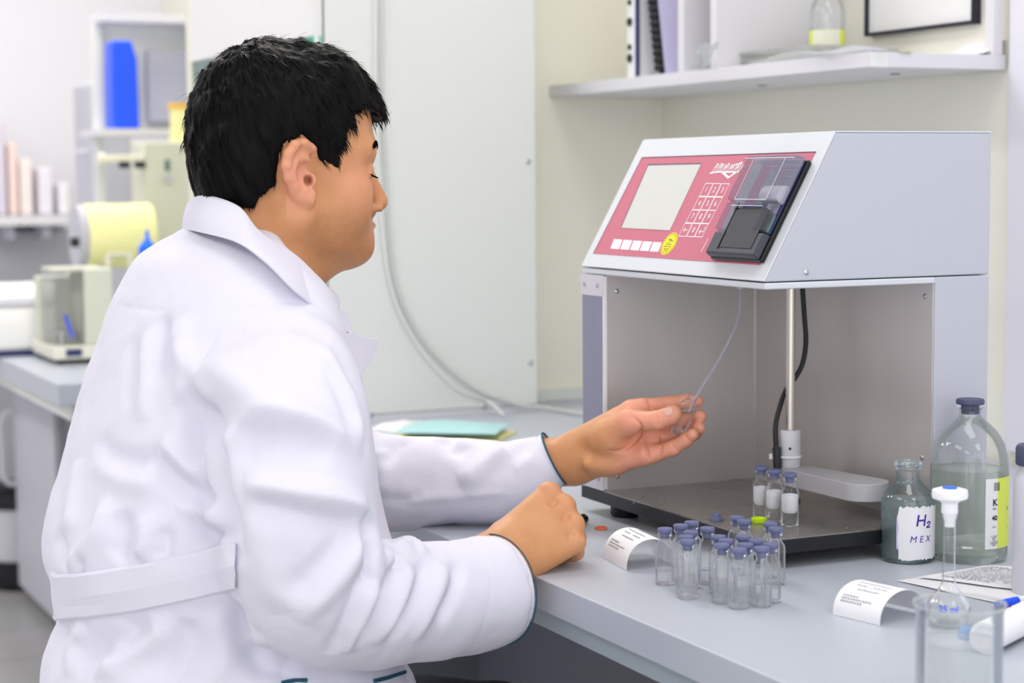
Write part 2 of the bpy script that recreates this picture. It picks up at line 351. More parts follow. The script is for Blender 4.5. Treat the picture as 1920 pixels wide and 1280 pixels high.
# comb bound books: spine towards the room
def comb_book(px0, px1, lean, label, cover, grp=None):
    yA = onx(px0, 140, XS+.02)[1]; yB = onx(px1, 140, XS+.02)[1]; y0, y1 = min(yA, yB), max(yA, yB)
    t = thing('comb_bound_book', label, 'book', (XS+.12, (y0+y1)/2, ZT), None)
    h = .19; lz = np.array([0, lean, 1.0]); lz /= np.linalg.norm(lz); c0 = np.array([XS+.03, y0, ZT+.001+max(0, 0)])
    MB().prism([c0, c0+(0, y1-y0, 0), c0+(.20, y1-y0, 0), c0+(.20, 0, 0)], lz*h).build('pages', M['paper'], t, t.location, sharp=0)
    MB().prism([c0+(-.004, -.002, 0), c0+(-.004, 0, 0), c0+(.206, 0, 0), c0+(.206, -.002, 0)], lz*(h+.005)).build('cover', cover, t, t.location, sharp=0)
    r = (y1-y0)/2; mb = MB()
    for k in range(13):
        c = c0+np.array([-.004, r, 0])+lz*(.012+k*.0133)
        mb.lathe([(r*.95, -.003), (r, -.001), (r, .004), (r*.95, .006)], c, 14, lz)
    mb.cyl(c0+np.array([-.002, r, .002]), c0+np.array([-.002, r, 0])+lz*h, r*.5, 12)
    mb.build('comb_spine', M['black'], t, t.location)
    return t
comb_book(1229, 1242, .20, 'leaning comb bound book with black comb and lavender cover on the shelf', M['lavender'])
yA, yB = onx(1176, 140, XS+.01)[1], onx(1198, 140, XS+.01)[1]; y0, y1 = min(yA, yB), max(yA, yB)
t = thing('binder', 'white binder with black dots and dark rim, last on the shelf', 'binder', (XS+.12, (y0+y1)/2, ZT))
MB().box(XS+.01, XS+.22, y0, y1, ZT, ZT+.31).build('body', M['paper'], t, t.location, sharp=0, bevel=.002)
MB().box(XS+.004, XS+.01, y0-.003, y0+.003, ZT, ZT+.31).build('rim', M['navy'], t, t.location, sharp=0)
for k, h in enumerate((.035, .055, .10, .135, .18, .215, .26)):
    MB().cyl((XS+.0095, y1-(y1-y0)*.28, ZT+h), (XS+.0065, y1-(y1-y0)*.28, ZT+h), .005 if k % 2 else .0075, 12).build('rivet', M['black'], t, t.location)
# board with black frame on the wall above the shelf
pa, pb = onx(1631, 66, 1.899), onx(1832, 41, 1.899)
t = thing('framed_board', 'white board in a thin black frame on the wall over the shelf', 'board', (1.90, (pa[1]+pb[1])/2, pa[2]))
z0 = float((pa[2]+pb[2])/2); ya, yb = float(pb[1]), float(pa[1])
MB().box(1.895, 1.902, ya, yb, z0, z0+.24).build('sheet', M['white_bright'], t, t.location, sharp=0)
w = .0026; fr = MB()
for b in ((ya-w, ya+w, z0-w, z0+.24+w), (yb-w, yb+w, z0-w, z0+.24+w), (ya, yb, z0-w, z0+w), (ya, yb, z0+.24-w, z0+.24+w)): fr.box(1.889, 1.904, *b)
fr.build('frame', mat('black_frame', (30, 32, 48), .4), t, t.location, sharp=0)
# clear box, bottle on it, film, loose sheets
def flatpt(px, py, z): return onz(px, py, z)
a = onz(1480, 96, ZT); b = onz(1588, 92, ZT)
t = thing('plastic_box', 'flat clear plastic box under the yellow labelled bottle', 'box', (1.80, 2.62, ZT))
yb0, yb1 = 2.50, 2.78
MB().box(1.70, 1.86, yb0, yb1, ZT, ZT+.022).build('body', M['film'], t, t.location, sharp=0, bevel=.003)
MB().box(1.696, 1.864, yb0-.004, yb1+.004, ZT+.022, ZT+.0255).build('lid', M['film'], t, t.location, sharp=0)
MB().box(1.72, 1.84, yb0+.01, yb1-.06, ZT+.002, ZT+.018).build('lining', M['cream'], t, t.location, sharp=0)
bc = onx(1551, 68, 1.79); bc[2] = ZT+.026
t = thing('reagent_bottle', 'clear bottle with a yellow and white label standing on the flat box', 'bottle', bc)
MB().lathe([(0, 0), (.026, 0), (.0285, .003), (.0285, .062), (.025, .075), (.013, .092), (.0115, .10), (.0115, .115), (.014, .117), (.014, .124), (0, .124)], bc, 28).build('body', M['glass'], t, t.location)
MB().lathe([(.0288, .004), (.0288, .030), (.0285, .030)], bc, 32, None, False).build('label', M['yellow_label'], t, t.location)
cv = np.array(CAM)-bc; ca = math.atan2(cv[1], cv[0])
G = [[(bc[0]+.0292*math.cos(ca+a), bc[1]+.0292*math.sin(ca+a), bc[2]+z) for a in np.linspace(-.9, .75, 12)] for z in (.005, .0295)]
MB().grid(G).build('label_sheet', M['paper_back'], t, t.location)
rng = np.random.RandomState(3)
def sheet(name, corners, z, m, label, cat, amp=.004, n=14, thick=.0004, curl=None, group=None, seed=1):
    """A thin sheet between four points, gently waved; CURL(u, v) adds height."""
    c = [np.array(q, float) for q in corners]; r = np.random.RandomState(seed); ph = r.rand(4)*6
    G = np.zeros((n, n, 3))
    for i, u in enumerate(np.linspace(0, 1, n)):
        for j, v in enumerate(np.linspace(0, 1, n)):
            p = (c[0]*(1-u)+c[1]*u)*(1-v)+(c[3]*(1-u)+c[2]*u)*v
            p = p+np.array([0, 0, abs(amp*(math.sin(5*u+ph[0])*math.sin(4*v+ph[1])))])
            if curl: p[2] += curl(u, v)
            G[i, j] = p
    o = MB().grid(G, (0, 0, thick)).build(name, m, None, c[0]*.5+c[2]*.5)
    return tag(o, label, cat, group)
sheet('plastic_bag', [onz(1385, 128, ZT+.001), onz(1640, 100, ZT+.001), onz(1640, 92, ZT+.001)+(.03, 0, 0), onz(1440, 102, ZT+.001)+(.08, 0, 0)], ZT, M['film'], 'crumpled clear plastic bag along the front of the shelf', 'bag', .012, 26, seed=5)
t = tag(MB().lathe([(0, 0), (.0035, 0), (.004, .002), (.0025, .004), (0, .004)], onz(1637, 99, ZT+.0045), 14).build('pipette_tip', M['blue'], None, onz(1637, 99, ZT+.0045)), 'tiny bright blue tip on the plastic bag at the shelf corner', 'cap')
sheet('note_sheet', [onz(1655, 101, ZT+.0004), onz(1700, 101, ZT+.0004), onz(1690, 97, ZT+.0004)+(.02, 0, 0), onz(1650, 97, ZT+.0004)+(.02, 0, 0)], ZT, M['yellow_pack'], 'small yellowish note lying on the shelf', 'note', 0, 4)
q = onz(1790, 101, ZT+.0005)
sheet('curled_sheet', [q, q+(.10, .0, 0), q+(.10, .10, 0), q+(0, .10, 0)], ZT, M['paper'], 'white sheet with one corner curling up at the shelf end', 'paper', 0, 14, curl=lambda u, v: .028*max(0, u-.35)**2/.42)
g = MB().box(1.70, 1.73, 2.98, 3.03, ZT, ZT+.05)
o = sheet('small_bag', [onz(1290, 131, ZT+.001), onz(1328, 127, ZT+.001), onz(1328, 120, ZT+.001)+(.02, 0, .03), onz(1290, 124, ZT+.001)+(.02, 0, .03)], ZT, M['film'], 'small clear bag between the two shelf uprights', 'bag', .01, 14, seed=9)
# ---------------------------------------------------------------- fume hood with side panel
YH = 3.205; XH = float(ony(604, 200, YH)[0]); YH2 = float(onx(357, 200, XH)[1]); XHR = float(ony(1006, 400, YH)[0])
t = thing('fume_hood', 'tall white fume hood with screwed side panel and glass front, standing on the bench end', 'fume hood', (1.33, 3.5, ZB))
MB().box(XH, XHR, YH, YH+.018, ZB+.012, ZC-.25).build('side_panel', M['white'], t, t.location, sharp=0, bevel=.003)
MB().box(XH+.01, XHR, YH+.018, YH2, ZB, ZB+.012).build('base', M['white'], t, t.location, sharp=0)
MB().box(XH+.004, XHR, YH+.001, YH+.02, ZB, ZB+.0115).build('foot_strip', M['shelf'], t, t.location, sharp=0)
MB().box(XHR-.02, XHR, YH+.018, YH2, ZB+.012, ZC-.25).build('back', M['white'], t, t.location, sharp=0)
MB().box(XH, XHR, YH2, YH2+.018, ZB+.0, ZC-.25).build('side_panel', M['white'], t, t.location, sharp=0)
MB().box(XH, XHR-.02, YH+.018, YH2, ZC-.27, ZC-.25).build('roof', M['white'], t, t.location, sharp=0)
zg = float(onx(605, 60, XH)[2])
zg = float(onx(600, 66, XH)[2])
MB().box(XH-.004, XH+.012, YH+.018, YH2, zg, ZC-.27).build('fascia', M['white_bright'], t, t.location, sharp=0, bevel=.002)
s_ = MB().box(XH, XH+.005, YH+.03, YH2-.02, ZB+.10, zg).build('sash', M['teal'], t, t.location, sharp=0)
MB().box(XH-.006, XH+.006, YH2-.03, YH2+.004, ZB+.012, ZC-.27).build('sash_post', M['ivory'], s_, t.location, sharp=0)
MB().box(XH-.006, XH+.006, YH+.0, YH+.02, ZB+.012, ZC-.27).build('sash_post', M['white'], s_, t.location, sharp=0)
g = MB(); ga = onx(556, 74, XH-.003); gb = onx(600, 66, XH-.003); gc = onx(602, 104, XH-.003); gd = onx(575, 84, XH-.003)
g.prism([ga, gb, gc, gd], (.002, 0, 0)); g.build('green_sign', M['teal_bright'], s_, t.location, sharp=0)
for px, py in ((990, 303), (995, 680), (695, 777), (907, 762)):
    screw(t, t.location, ony(px, py, YH), (0, -1, 0), .0058, 'screw')
def on_panel(px, py, off=.009): p = ony(px, py, YH-off); return p
P = [on_panel(x, y) for x, y in ((716, -420), (716, -30), (716, 150), (724, 330), (738, 510), (775, 610), (830, 680), (890, 728))]
P += [on_panel(950, 752, .010), on_panel(985, 761, .014), on_panel(1030, 765, .03), onz(1085, 775, ZB+.005), onz(1130, 777, ZB+.005)]
tag(MB().tube(P, .0035, 10, 8).build('hose', M['silicone'], None, P[-1]), 'pale flexible hose hanging down the hood side panel and onto the bench', 'hose')
P = [on_panel(x, y) for x, y in ((704, -420), (704, -30), (704, 200), (716, 420), (740, 560), (790, 655), (850, 722), (890, 742), (915, 752))]+[onz(945, 778, ZB+.005)]
tag(MB().tube(P, .0025, 10, 8).build('thin_hose', M['white'], None, P[-1]), 'thinner fainter hose hanging beside the pale hose', 'hose')
# packs on the bench behind the sleeve
def pack(px0, py0, px1, py1, w, z0, h, m, name, label, seed, cat='pack'):
    a = onz(px0, py0, ZB+z0); b = onz(px1, py1, ZB+z0); d = b-a; d[2] = 0; n = np.array([-d[1], d[0], 0])/np.linalg.norm(d); n = n if n[1] > 0 else -n
    G = np.zeros((16, 10, 3)); G2 = G.copy(); r = np.random.RandomState(seed); ph = r.rand(6)*6
    for i, u in enumerate(np.linspace(0, 1, 16)):
        for j, v in enumerate(np.linspace(0, 1, 10)):
            e = min(1, 5*min(u, 1-u))*min(1, 5*min(v, 1-v)); p = a+d*u+n*w*v
            G[i, j] = p+np.array([0, 0, h*(.25+.75*e)*(1+.25*math.sin(6*u+ph[0])*math.sin(5*v+ph[1]))])
            G2[i, j] = p
    mb = MB().grid(G); mb.grid(G2)
    br = [(0, j) for j in range(10)]+[(i, 9) for i in range(1, 16)]+[(15, j) for j in range(8, -1, -1)]+[(i, 0) for i in range(14, 0, -1)]
    k = 160; br = [i*10+j for i, j in br]; mb.add([], []); mb.f += [(br[(i+1) % len(br)], br[i], br[i]+k, br[(i+1) % len(br)]+k) for i in range(len(br))]; mb.mi += [0]*len(br)
    return tag(mb.build(name, m, None, a+d*.5+n*w*.5-np.array([0, 0, 0])), label, cat)
pack(735, 822, 935, 828, .12, 0.0, .012, M['yellow_pack'], 'yellow_pack', 'pale yellow soft pack lying on the bench behind the outstretched sleeve', 2)
pack(742, 812, 930, 815, .13, 0.0135, .009, M['cyan_pack'], 'blue_pack', 'pale blue soft pack lying on the yellow pack', 4)
pack(690, 806, 745, 812, .10, 0.0, .012, M['paper'], 'white_pack', 'crumpled white plastic pack beside the blue pack', 6)
# ---------------------------------------------------------------- filling machine
X0, X1, XB = 1.135, 1.366, 1.444; Y0, Y1, YL = 1.766, 2.205, 2.147
ZTR, ZH, ZHT = 0.815, 1.103, 1.267
mo = (X0, Y0, ZB)
mch = thing('filling_machine', 'benchtop liquid filling machine with red sloping control panel and steel cavity', 'machine', mo)
def P(b, name, m, par=None, **k): return b.build(name, m, par or mch, mo, **k)
tray = P(MB().box(X0, X1, Y0, Y1+.006, ZTR-.0175, ZTR-.0015), 'tray', M['black'], sharp=0, bevel=.0012)
P(MB().box(X0+.0006, X1, Y0+.0006, YL, ZTR-.0015, ZTR), 'tray_plate', M['steel_top'], tray, sharp=0)
for x, y in ((X0+.03, Y0+.05), (X0+.03, Y1-.06), (X1+.02, Y0+.05), (X1+.02, Y1-.06)):
    P(MB().lathe([(.017, 0), (.019, .003), (.019, .0175), (0, .0175)], (x, y, ZB), 24), 'foot', M['black'])
# rear column, its steel lining and far side wall
P(MB().box(X1, XB, Y0, Y1, ZTR-.0175, ZH-.001), 'rear_column', M['machine'], sharp=0, bevel=.0015)
P(MB().box(X1-.002, X1, Y0+.002, YL, ZTR, ZH-.006), 'rear_lining', M['steel'], sharp=0)
P(MB().box(X0+.004, X1, YL, YL+.0015, ZTR, ZH-.006), 'side_lining', M['steel'], sharp=0)
P(MB().box(X0+.006, X1, YL+.002, Y1, ZTR-.001, ZH-.008), 'side_wall', M['machine'], sharp=0)
P(MB().box(X1-.0032, X1-.002, YL-.0015, YL, ZTR, ZH-.006), 'corner_angle', M['steel_bright'], sharp=0)
g_ = P(MB().box(X0, X0+.004, YL-.001, Y1, ZTR, ZH-.01), 'front_strip', mat('blued_sheet', (150, 152, 172), .3, metal=.7, nrough=.1, nscale=5, stretch=(1, 1, .3)), sharp=0)
for z0, z1 in ((ZTR, ZTR+.030), (ZH-.036, ZH-.009)):
    bk = P(MB().box(X0-.002, X0-.0001, YL-.002, Y1+.001, z0, z1), 'bracket', M['pvc'], g_, sharp=0)
for y in (YL+.012, Y1-.010):
    for z in (ZTR+.015, ZH-.022): P(MB().lathe([(.0032, 0), (.003, .0015), (.001, .002), (0, .002)], (X0-.002, y, z), 12, (-1, 0, 0)), 'screw', M['steel_bright'])
P(MB().box(X0-.0008, X0+.0042, YL-.0022, YL-.0002, ZTR+.002, ZH-.010), 'edge_trim', M['print_white'], sharp=0)
for c, n in (((X0+.02, YL, ZH-.030), (0, -1, 0)), ((X0+.02, YL, ZTR+.018), (0, -1, 0)), ((X1-.002, Y0+.016, ZH-.024), (-1, 0, 0)), ((X1-.002, Y0+.018, ZTR+.075), (-1, 0, 0))):
    screw(mch, mo, c, n, .0032)
# head with sloping face
xt = 1.228; pf = [(X0, Y0, ZH), (XB, Y0, ZH), (XB, Y0, ZHT), (xt, Y0, ZHT)]
hd = P(MB().prism(pf, (0, Y1-Y0, 0)), 'head', M['machine'], sharp=0, bevel=.002)
sl = np.array([xt-X0, 0, ZHT-ZH]); SLEN = np.linalg.norm(sl); UV = sl/SLEN; UU = np.array([0, -1.0, 0]); NN = np.cross(UU, UV); NN = NN if NN[0] < 0 else -NN
O0 = np.array([X0, Y1, ZH])                      # slope origin: far low corner; UU runs towards the near side
def on_slope(px, py, h=0.0):
    d = ray(px, py); q = O0+NN*h; t_ = ((q-CAM)@NN)/(d@NN); p = CAM+d*t_; r = p-O0; return float(r@UU), float(r@UV)
def SP(u, v, h=0.0): return O0+UU*u+UV*v+NN*h
LW = Y1-Y0
P(MB().prism([SP(0, 0), SP(LW, 0), SP(LW, SLEN), SP(0, SLEN)], NN*.0022), 'face_plate', M['machine_white'], hd, sharp=0, bevel=.0012)
P(MB().prism([(X0-.001, Y0-.001, ZH-.0085), (XB*.0+X1, Y0-.001, ZH-.0085), (X1, Y1, ZH-.0085), (X0-.001, Y1, ZH-.0085)], (0, 0, .0075)), 'bottom_rim', M['machine_white'], sharp=0, bevel=.002)
P(MB().box(xt, XB, Y0, Y1, ZHT, ZHT+.0018), 'top_sheet', M['machine_white'], hd, sharp=0, bevel=.0008)
screw(hd, mo, ony(1512, 510, Y0), (0, -1, 0), .0036)
def quad(pts, h, m, name, th=.0006, par=None, bevel=0.0):
    q = [on_slope(*p, h) for p in pts]; return P(MB().prism([SP(u, v, h) for u, v in q], NN*th), name, m, par or hd, sharp=0, bevel=bevel)
H0 = .0022
ov = quad(((1203.7, 295.5), (1530, 284.8), (1425, 497.3), (1112.6, 475.2)), H0, M['red'], 'control_overlay', .0006)
quad(((1216, 309.5), (1315, 307), (1256, 432), (1165, 427)), H0+.0008, M['lcd'], 'display', .0004, ov)
tl, tr_, br_, bl = [on_slope(*p, H0+.0006) for p in ((1216, 309.5), (1315, 307), (1256, 432), (1165, 427))]
mb = MB()
for a, b in ((tl, tr_), (tl, bl)): stroke_on(mb, [a, b], .0014, O0+NN*(H0+.0007), UU, UV, .0008)
P(mb, 'display_rim', M['red_dark'], ov, sharp=0)
mb = MB(); o1, o2, o3, o4 = [on_slope(*p, H0+.0006) for p in ((1203.7, 295.5), (1530, 284.8), (1425, 497.3), (1112.6, 475.2))]
for a, b in ((o1, o2), (o1, o4)): stroke_on(mb, [a, b], .0012, O0+NN*H0, UU, UV, .0009)
P(mb, 'overlay_edge', M['red_dark'], ov, sharp=0)
for k in range(5):
    a = (1145+k*18.4, 466+k*1.3); w = 15.5
    quad(((a[0]+7, a[1]-17.5), (a[0]+7+w, a[1]-16.5), (a[0]+w, a[1]+1), (a[0], a[1])), H0+.0006, M['print_white'], 'function_key', .0005, ov)
HK = H0+.0006; KEYS = ['1', '2', '3', '4', '5', '6', '7', '8', '9', '<', '0', '>']
for r_i, (x0, y0) in enumerate(((1324.6, 355.9), (1311.9, 381.2), (1298.8, 405.9), (1285.6, 431))):
    for c_i in range(3):
        px, py = x0+c_i*15.1, y0+c_i*.4; u, v = on_slope(px, py, HK); kw, kh = .0086, .0088; s = KEYS[r_i*3+c_i]; mb = MB()
        c = SP(u, v, HK)
        stroke_on(mb, [(-kw, -kh), (kw, -kh), (kw, kh), (-kw, kh), (-kw, -kh)], .0009, c, UU, UV)
        if s == '<': stroke_on(mb, [(.004, 0), (-.004, 0)], .001, c, UU, UV); stroke_on(mb, [(-.001, .003), (-.004, 0), (-.001, -.003)], .001, c, UU, UV)
        elif s == '>': stroke_on(mb, [(.005, .005), (.005, -.002), (-.004, -.002)], .001, c, UU, UV); stroke_on(mb, [(-.001, .001), (-.004, -.002), (-.001, -.005)], .001, c, UU, UV)
        else: text_on(mb, s, .0105, c, UU, UV, .0003)
        P(mb, 'key', M['print_white'], ov, sharp=0)
mb = MB()
rs = np.random.RandomState(4)
def LG(px, py): return on_slope(px, py, HK)
bx, by = LG(1334, 324); ex, ey = LG(1388, 322)
for k in range(15):                                           # overprinted lettering: slanted strokes along the line
    u = bx+(ex-bx)*(k/15.)+.001; h1 = .010+.003*rs.rand(); stroke_on(mb, [(u, by+.001), (u+.003, by+h1)], .0011, O0+NN*HK, UU, UV)
    if k % 3 != 1: stroke_on(mb, [(u+.003, by+h1), (u+.0065, by+h1-.0015), (u+.002, by+h1*.5)], .0010, O0+NN*HK, UU, UV)
stroke_on(mb, [(bx-.002, by-.0005), (bx+.012, by+.0012), (ex-.004, by+.0006)], .0022, O0+NN*HK, UU, UV)
ck = [LG(x, y) for x, y in ((1353, 321), (1366, 333), (1384, 321), (1392, 306))]
stroke_on(mb, ck[:2]+[ck[2]], .0030, O0+NN*HK, UU, UV); stroke_on(mb, [LG(1380, 309), LG(1392, 304), LG(1386, 316)], .0014, O0+NN*HK, UU, UV)
P(mb, 'maker_logo', M['print_white'], ov, sharp=0)
u0, v0 = on_slope(1255, 457, HK); R_ = .0155; mb = MB(); c = SP(u0, v0, HK)
mb.prism([c+UU*R_*math.cos(a)+UV*R_*math.sin(a) for a in np.linspace(0, 2*math.pi, 40, endpoint=False)], NN*.0004)
st = P(mb, 'inspection_sticker', M['yellow'], ov, sharp=0); mb = MB()
for k in range(24):
    a = 2*math.pi*k/24; d1 = np.array([math.cos(a), math.sin(a)]); stroke_on(mb, [d1*R_*.80, d1*R_*.92], .0009, c, UU, UV, .0006)
stroke_on(mb, [(-.0045, .006), (.0055, .004)], .0014, c, UU, UV, .0006); stroke_on(mb, [(0, .006), (-.002, .0005)], .0012, c, UU, UV, .0006)
for yy, w in ((-.001, .006), (-.004, .0075), (-.007, .006), (-.0095, .004)): stroke_on(mb, [(-w, yy), (-w*.3, yy)], .0011, c, UU, UV, .0006); stroke_on(mb, [(0, yy), (w, yy)], .0009, c, UU, UV, .0006)
P(mb, 'sticker_print', M['olive'], st, sharp=0)
P((lambda b: (stroke_on(b, [LG(1315, 472), LG(1328, 447)], .0010, O0+NN*HK, UU, UV), b)[1])(MB()), 'key_outline', M['print_white'], ov, sharp=0)
# printer on the panel
pu0, pv0 = on_slope(1322, 487, H0+.004); pu1, _ = on_slope(1424, 494, H0+.004); _, pv1 = on_slope(1405, 286, H0+.02)
pu0 = .268; uA, uB = on_slope(1318, 476, H0+.016)[0], on_slope(1413, 483, H0+.016)[0]; vA = on_slope(1330, 484, H0+.006)[1]; vB = on_slope(1405, 284, H0+.020)[1]-.004
vM = on_slope(1340, 430, H0+.016)[1]; vL = vM+.004
def pbox(u0, u1, v0, v1, h0, h1, name, m, par, bevel=.0015, inset=0.0):
    a = [SP(u, v, h0) for u, v in ((u0, v0), (u1, v0), (u1, v1), (u0, v1))]; b = [SP(u, v, h1) for u, v in ((u0+inset, v0+inset), (u1-inset, v0+inset), (u1-inset, v1-inset), (u0+inset, v1-inset))]
    return P(MB().add(a+b, [(3, 2, 1, 0), (4, 5, 6, 7), (0, 1, 5, 4), (1, 2, 6, 5), (2, 3, 7, 6), (3, 0, 4, 7)]), name, m, par, sharp=0, bevel=bevel)
pr = pbox(uA, uB, vA, vB, H0, H0+.007, 'printer', M['black_gloss'], hd, .003)
pbox(uA+.001, uB-.001, vA+.001, vM, H0+.007, H0+.0165, 'printer_cover', M['slate'], pr, .0025, .0015)
wU = uB-uA
pbox(uA+wU*.27, uB-wU*.12, vA+.010, vL+.022, H0+.0166, H0+.0172, 'paper_slot_cover', M['slate_dark'], pr, .002)
pbox(uA+wU*.24, uA+wU*.255, vA+.008, vL+.03, H0+.0166, H0+.0176, 'slot_line', M['black_gloss'], pr, 0)
pbox(uA+.003, uB-.003, vM, vB-.002, H0+.007, H0+.0095, 'printer_bed', M['navy'], pr, .001)
pbox(uB-wU*.26, uB-.005, vM+.001, vM+.022, H0+.0096, H0+.0125, 'circuit_board', M['green_board'], pr, 0)
pbox(uA+wU*.2, uB-wU*.18, vM+.026, vM+.029, H0+.010, H0+.0165, 'tear_bar', M['black_gloss'], pr, 0)
lidm = pbox(uA+.001, uB-.001, vM+.036, vB, H0+.0097, H0+.0215, 'printer_lid', M['lid_clear'], pr, .002, .0022)
pbox(uA+.001, uA+wU*.24, vM, vM+.036, H0+.0097, H0+.018, 'lid_arm', M['lid_clear'], pr, .001, .001)
pbox(uB-wU*.27, uB-.001, vM, vM+.036, H0+.0127, H0+.018, 'lid_arm', M['lid_clear'], pr, .001, .001)
mb = MB()
for a, b in (((uA+wU*.2, vM+.037), (uA+wU*.2, vB-.006)), ((uB-wU*.2, vM+.037), (uB-wU*.2, vB-.006)), ((uA+wU*.2, vM+.037), (uB-wU*.2, vM+.037)), ((uA+.003, vB-.006), (uB-.004, vB-.006)), ((uA+wU*.2, vM+.029), (uB-wU*.2, vM+.029))):
    stroke_on(mb, [a, b], .0009, O0+NN*(H0+.0217), UU, UV, .0002)
P(mb, 'lid_ridge', M['pvc'], lidm, sharp=0)
rc = on_slope(1447, 360, H0+.018)
P(MB().cyl(SP(rc[0]-.020, rc[1], H0+.0095), SP(uB-.008, rc[1], H0+.0095), .0112, 32), 'paper_roll', M['paper'], pr)
# nozzle, rod, cable, collar, arm
nz = np.array([1.25, float(onx(1388, 545, 1.25)[1]), ZH-.0085])
P(MB().lathe([(.0068, 0), (.0068, -.010), (.0045, -.0115), (.004, -.014), (0, -.014)][::-1], nz, 20), 'nozzle_socket', M['pvc'])
rodx = 1.30; ry = float(onx(1482, 700, rodx)[1]); zc1 = float(ony(1482, 805, ry)[2]); zc0 = float(ony(1482, 874, ry)[2])
P(MB().cyl((rodx, ry, zc0), (rodx, ry, ZH-.0086), .0056, 28), 'rod', M['cream_steel'])
col = P(MB().lathe([(.0125, zc0), (.0132, zc0+.001), (.0132, zc1-.001), (.0125, zc1), (0, zc1)], (rodx, ry, 0), 32), 'collar', M['pvc'])
cv = np.array([CAM[0]-rodx, CAM[1]-ry, 0]); cv /= np.linalg.norm(cv)
P(MB().cyl(np.array([rodx, ry, (zc0+zc1)/2+.001])+cv*.0130, np.array([rodx, ry, (zc0+zc1)/2+.001])+cv*.0138, .0017, 14), 'set_screw', M['black'], col)
zt_ = float(ony(1482, 855, ry)[2]); nx = np.array([-cv[1], cv[0], 0]); nx = -nx if nx@CR > 0 else nx
MBt = MB(); MBt.cap = False
ring = [np.array([rodx, ry, zt_])+np.array([math.cos(a), math.sin(a), 0])*.0142+nx*(.001) for a in np.linspace(0, 2*math.pi, 33)]
tie = P(MB().tube(ring, .0016, 8, 1), 'cable_tie', M['print_white'], col)
hc = np.array([rodx, ry, zt_+.0005])+nx*.022+cv*.006
P(MB().obox(hc, nx*.0035, cv*.0025, (0, 0, .0035)), 'tie_head', M['print_white'], tie, sharp=0, bevel=.0006)
def rp(px, py, off): return ony(px, py, ry+off)
cab = [rp(1504, 530, .012), rp(1508, 590, .012), rp(1511, 640, .012), rp(1505, 680, .012), rp(1492, 706, .014), rp(1472, 735, .016), rp(1460, 770, .012), rp(1454, 800, .008), rp(1455, 835, .002), rp(1457, 862, .0), rp(1457, 885, .0)]
P(MB().tube(cab, .0032, 12, 8), 'cable', M['black'])
P(MB().tube([rp(1456, 838, .0015), rp(1457, 862, 0), rp(1458, 892, 0)], .0052, 14, 6), 'cable_sleeve', M['slate_dark'])
# stadium shaped arm: top height zc0, one end under the rod
za = zc0; e0 = np.array([rodx+.004, ry+.0, za]); 
ea = onz(1640, 905, za); ea = np.array([ea[0], ea[1], za]); dd = ea-e0; L_ = np.linalg.norm(dd); dd /= L_; nn_ = np.array([-dd[1], dd[0], 0]); Rr = .0285
pts = []
for k in range(25): a = -math.pi/2+math.pi*k/24; pts.append(e0+dd*(L_-.018)+(dd*math.cos(a)+nn_*math.sin(a))*Rr)
for k in range(25): a = math.pi/2+math.pi*k/24; pts.append(e0+(dd*math.cos(a)+nn_*math.sin(a))*.020)
arm = P(MB().prism([p-np.array([0, 0, .021]) for p in pts], (0, 0, .021)), 'dosing_arm', M['paddle'], bevel=.001)
P(MB().lathe([(.013, ZTR), (.013, ZTR+.004), (.009, ZTR+.006), (.009, za-.0205), (0, za-.0205)], (rodx, ry, 0), 24), 'arm_post', M['slate_dark'])
P(MB().cyl(e0+dd*(L_*.35)-np.array([0, 0, .024]), e0+dd*(L_*.35)-np.array([0, 0, .0205]), .008, 16), 'arm_bolt', M['slate_dark'], arm)
rs = np.random.RandomState(8); mb = MB()
for px, py in ((1188, 943), (1230, 934), (1246, 936), (1295, 958), (1588, 990), (1205, 931)): mb.lathe([(0, 0), (.0012, .0), (.0016, .0008), (.0008, .0014), (0, .0015)], onz(px, py, ZTR), 10)
tag(P(mb, 'splash_drops', M['glass'], tray), kind='stuff')
# ---------------------------------------------------------------- vials
def vial_proto(name, label, powder=False, stopper=True, liquid=.016, group=None):
    t = thing(name, label, 'vial', (0, 0, 0), group)
    MB().lathe([(0, .0006), (.0090, .0), (.0106, .0014), (.0107, .0385), (.0100, .0425), (.0072, .0465), (.0060, .0485), (.0058, .0520), (.0076, .0532), (.0078, .0562), (.0066, .0570)], (0, 0, 0), 28, None, False).build('glass', M['vial_glass'], t)
    if liquid: MB().lathe([(0, .0022), (.0085, .0022), (.0097, .0036), (.0098, liquid), (.0092, liquid-.0004), (0, liquid-.0004)], (0, 0, 0), 28).build('liquid', M['water'], t)
    if powder:
        lo, hi = powder
        MB().lathe([(0, lo), (.0070, lo+.0005), (.0095, lo+.004), (.0097, hi), (.0060, hi+.0008), (0, hi+.0004)], (0, 0, 0), 28).build('powder', M['powder'], t)
    if stopper: MB().lathe([(0, .0505), (.0048, .0505), (.0050, .0570), (.0078, .0572), (.0082, .0582), (.0082, .0606), (.0076, .0616), (0, .0616)], (0, 0, 0), 28).build('stopper', M['stopper'], t)
    return t
ST = [(553, 578), (665, 553), (741, 532), (735, 600), (700, 632), (712, 662), (852, 573), (1060, 495), (1113, 520), (935, 633), (982, 657), (955, 690), (1105, 632), (1123, 688), (1075, 722), (1200, 660), (1235, 712), (1300, 686), (1297, 540), (1335, 575)]
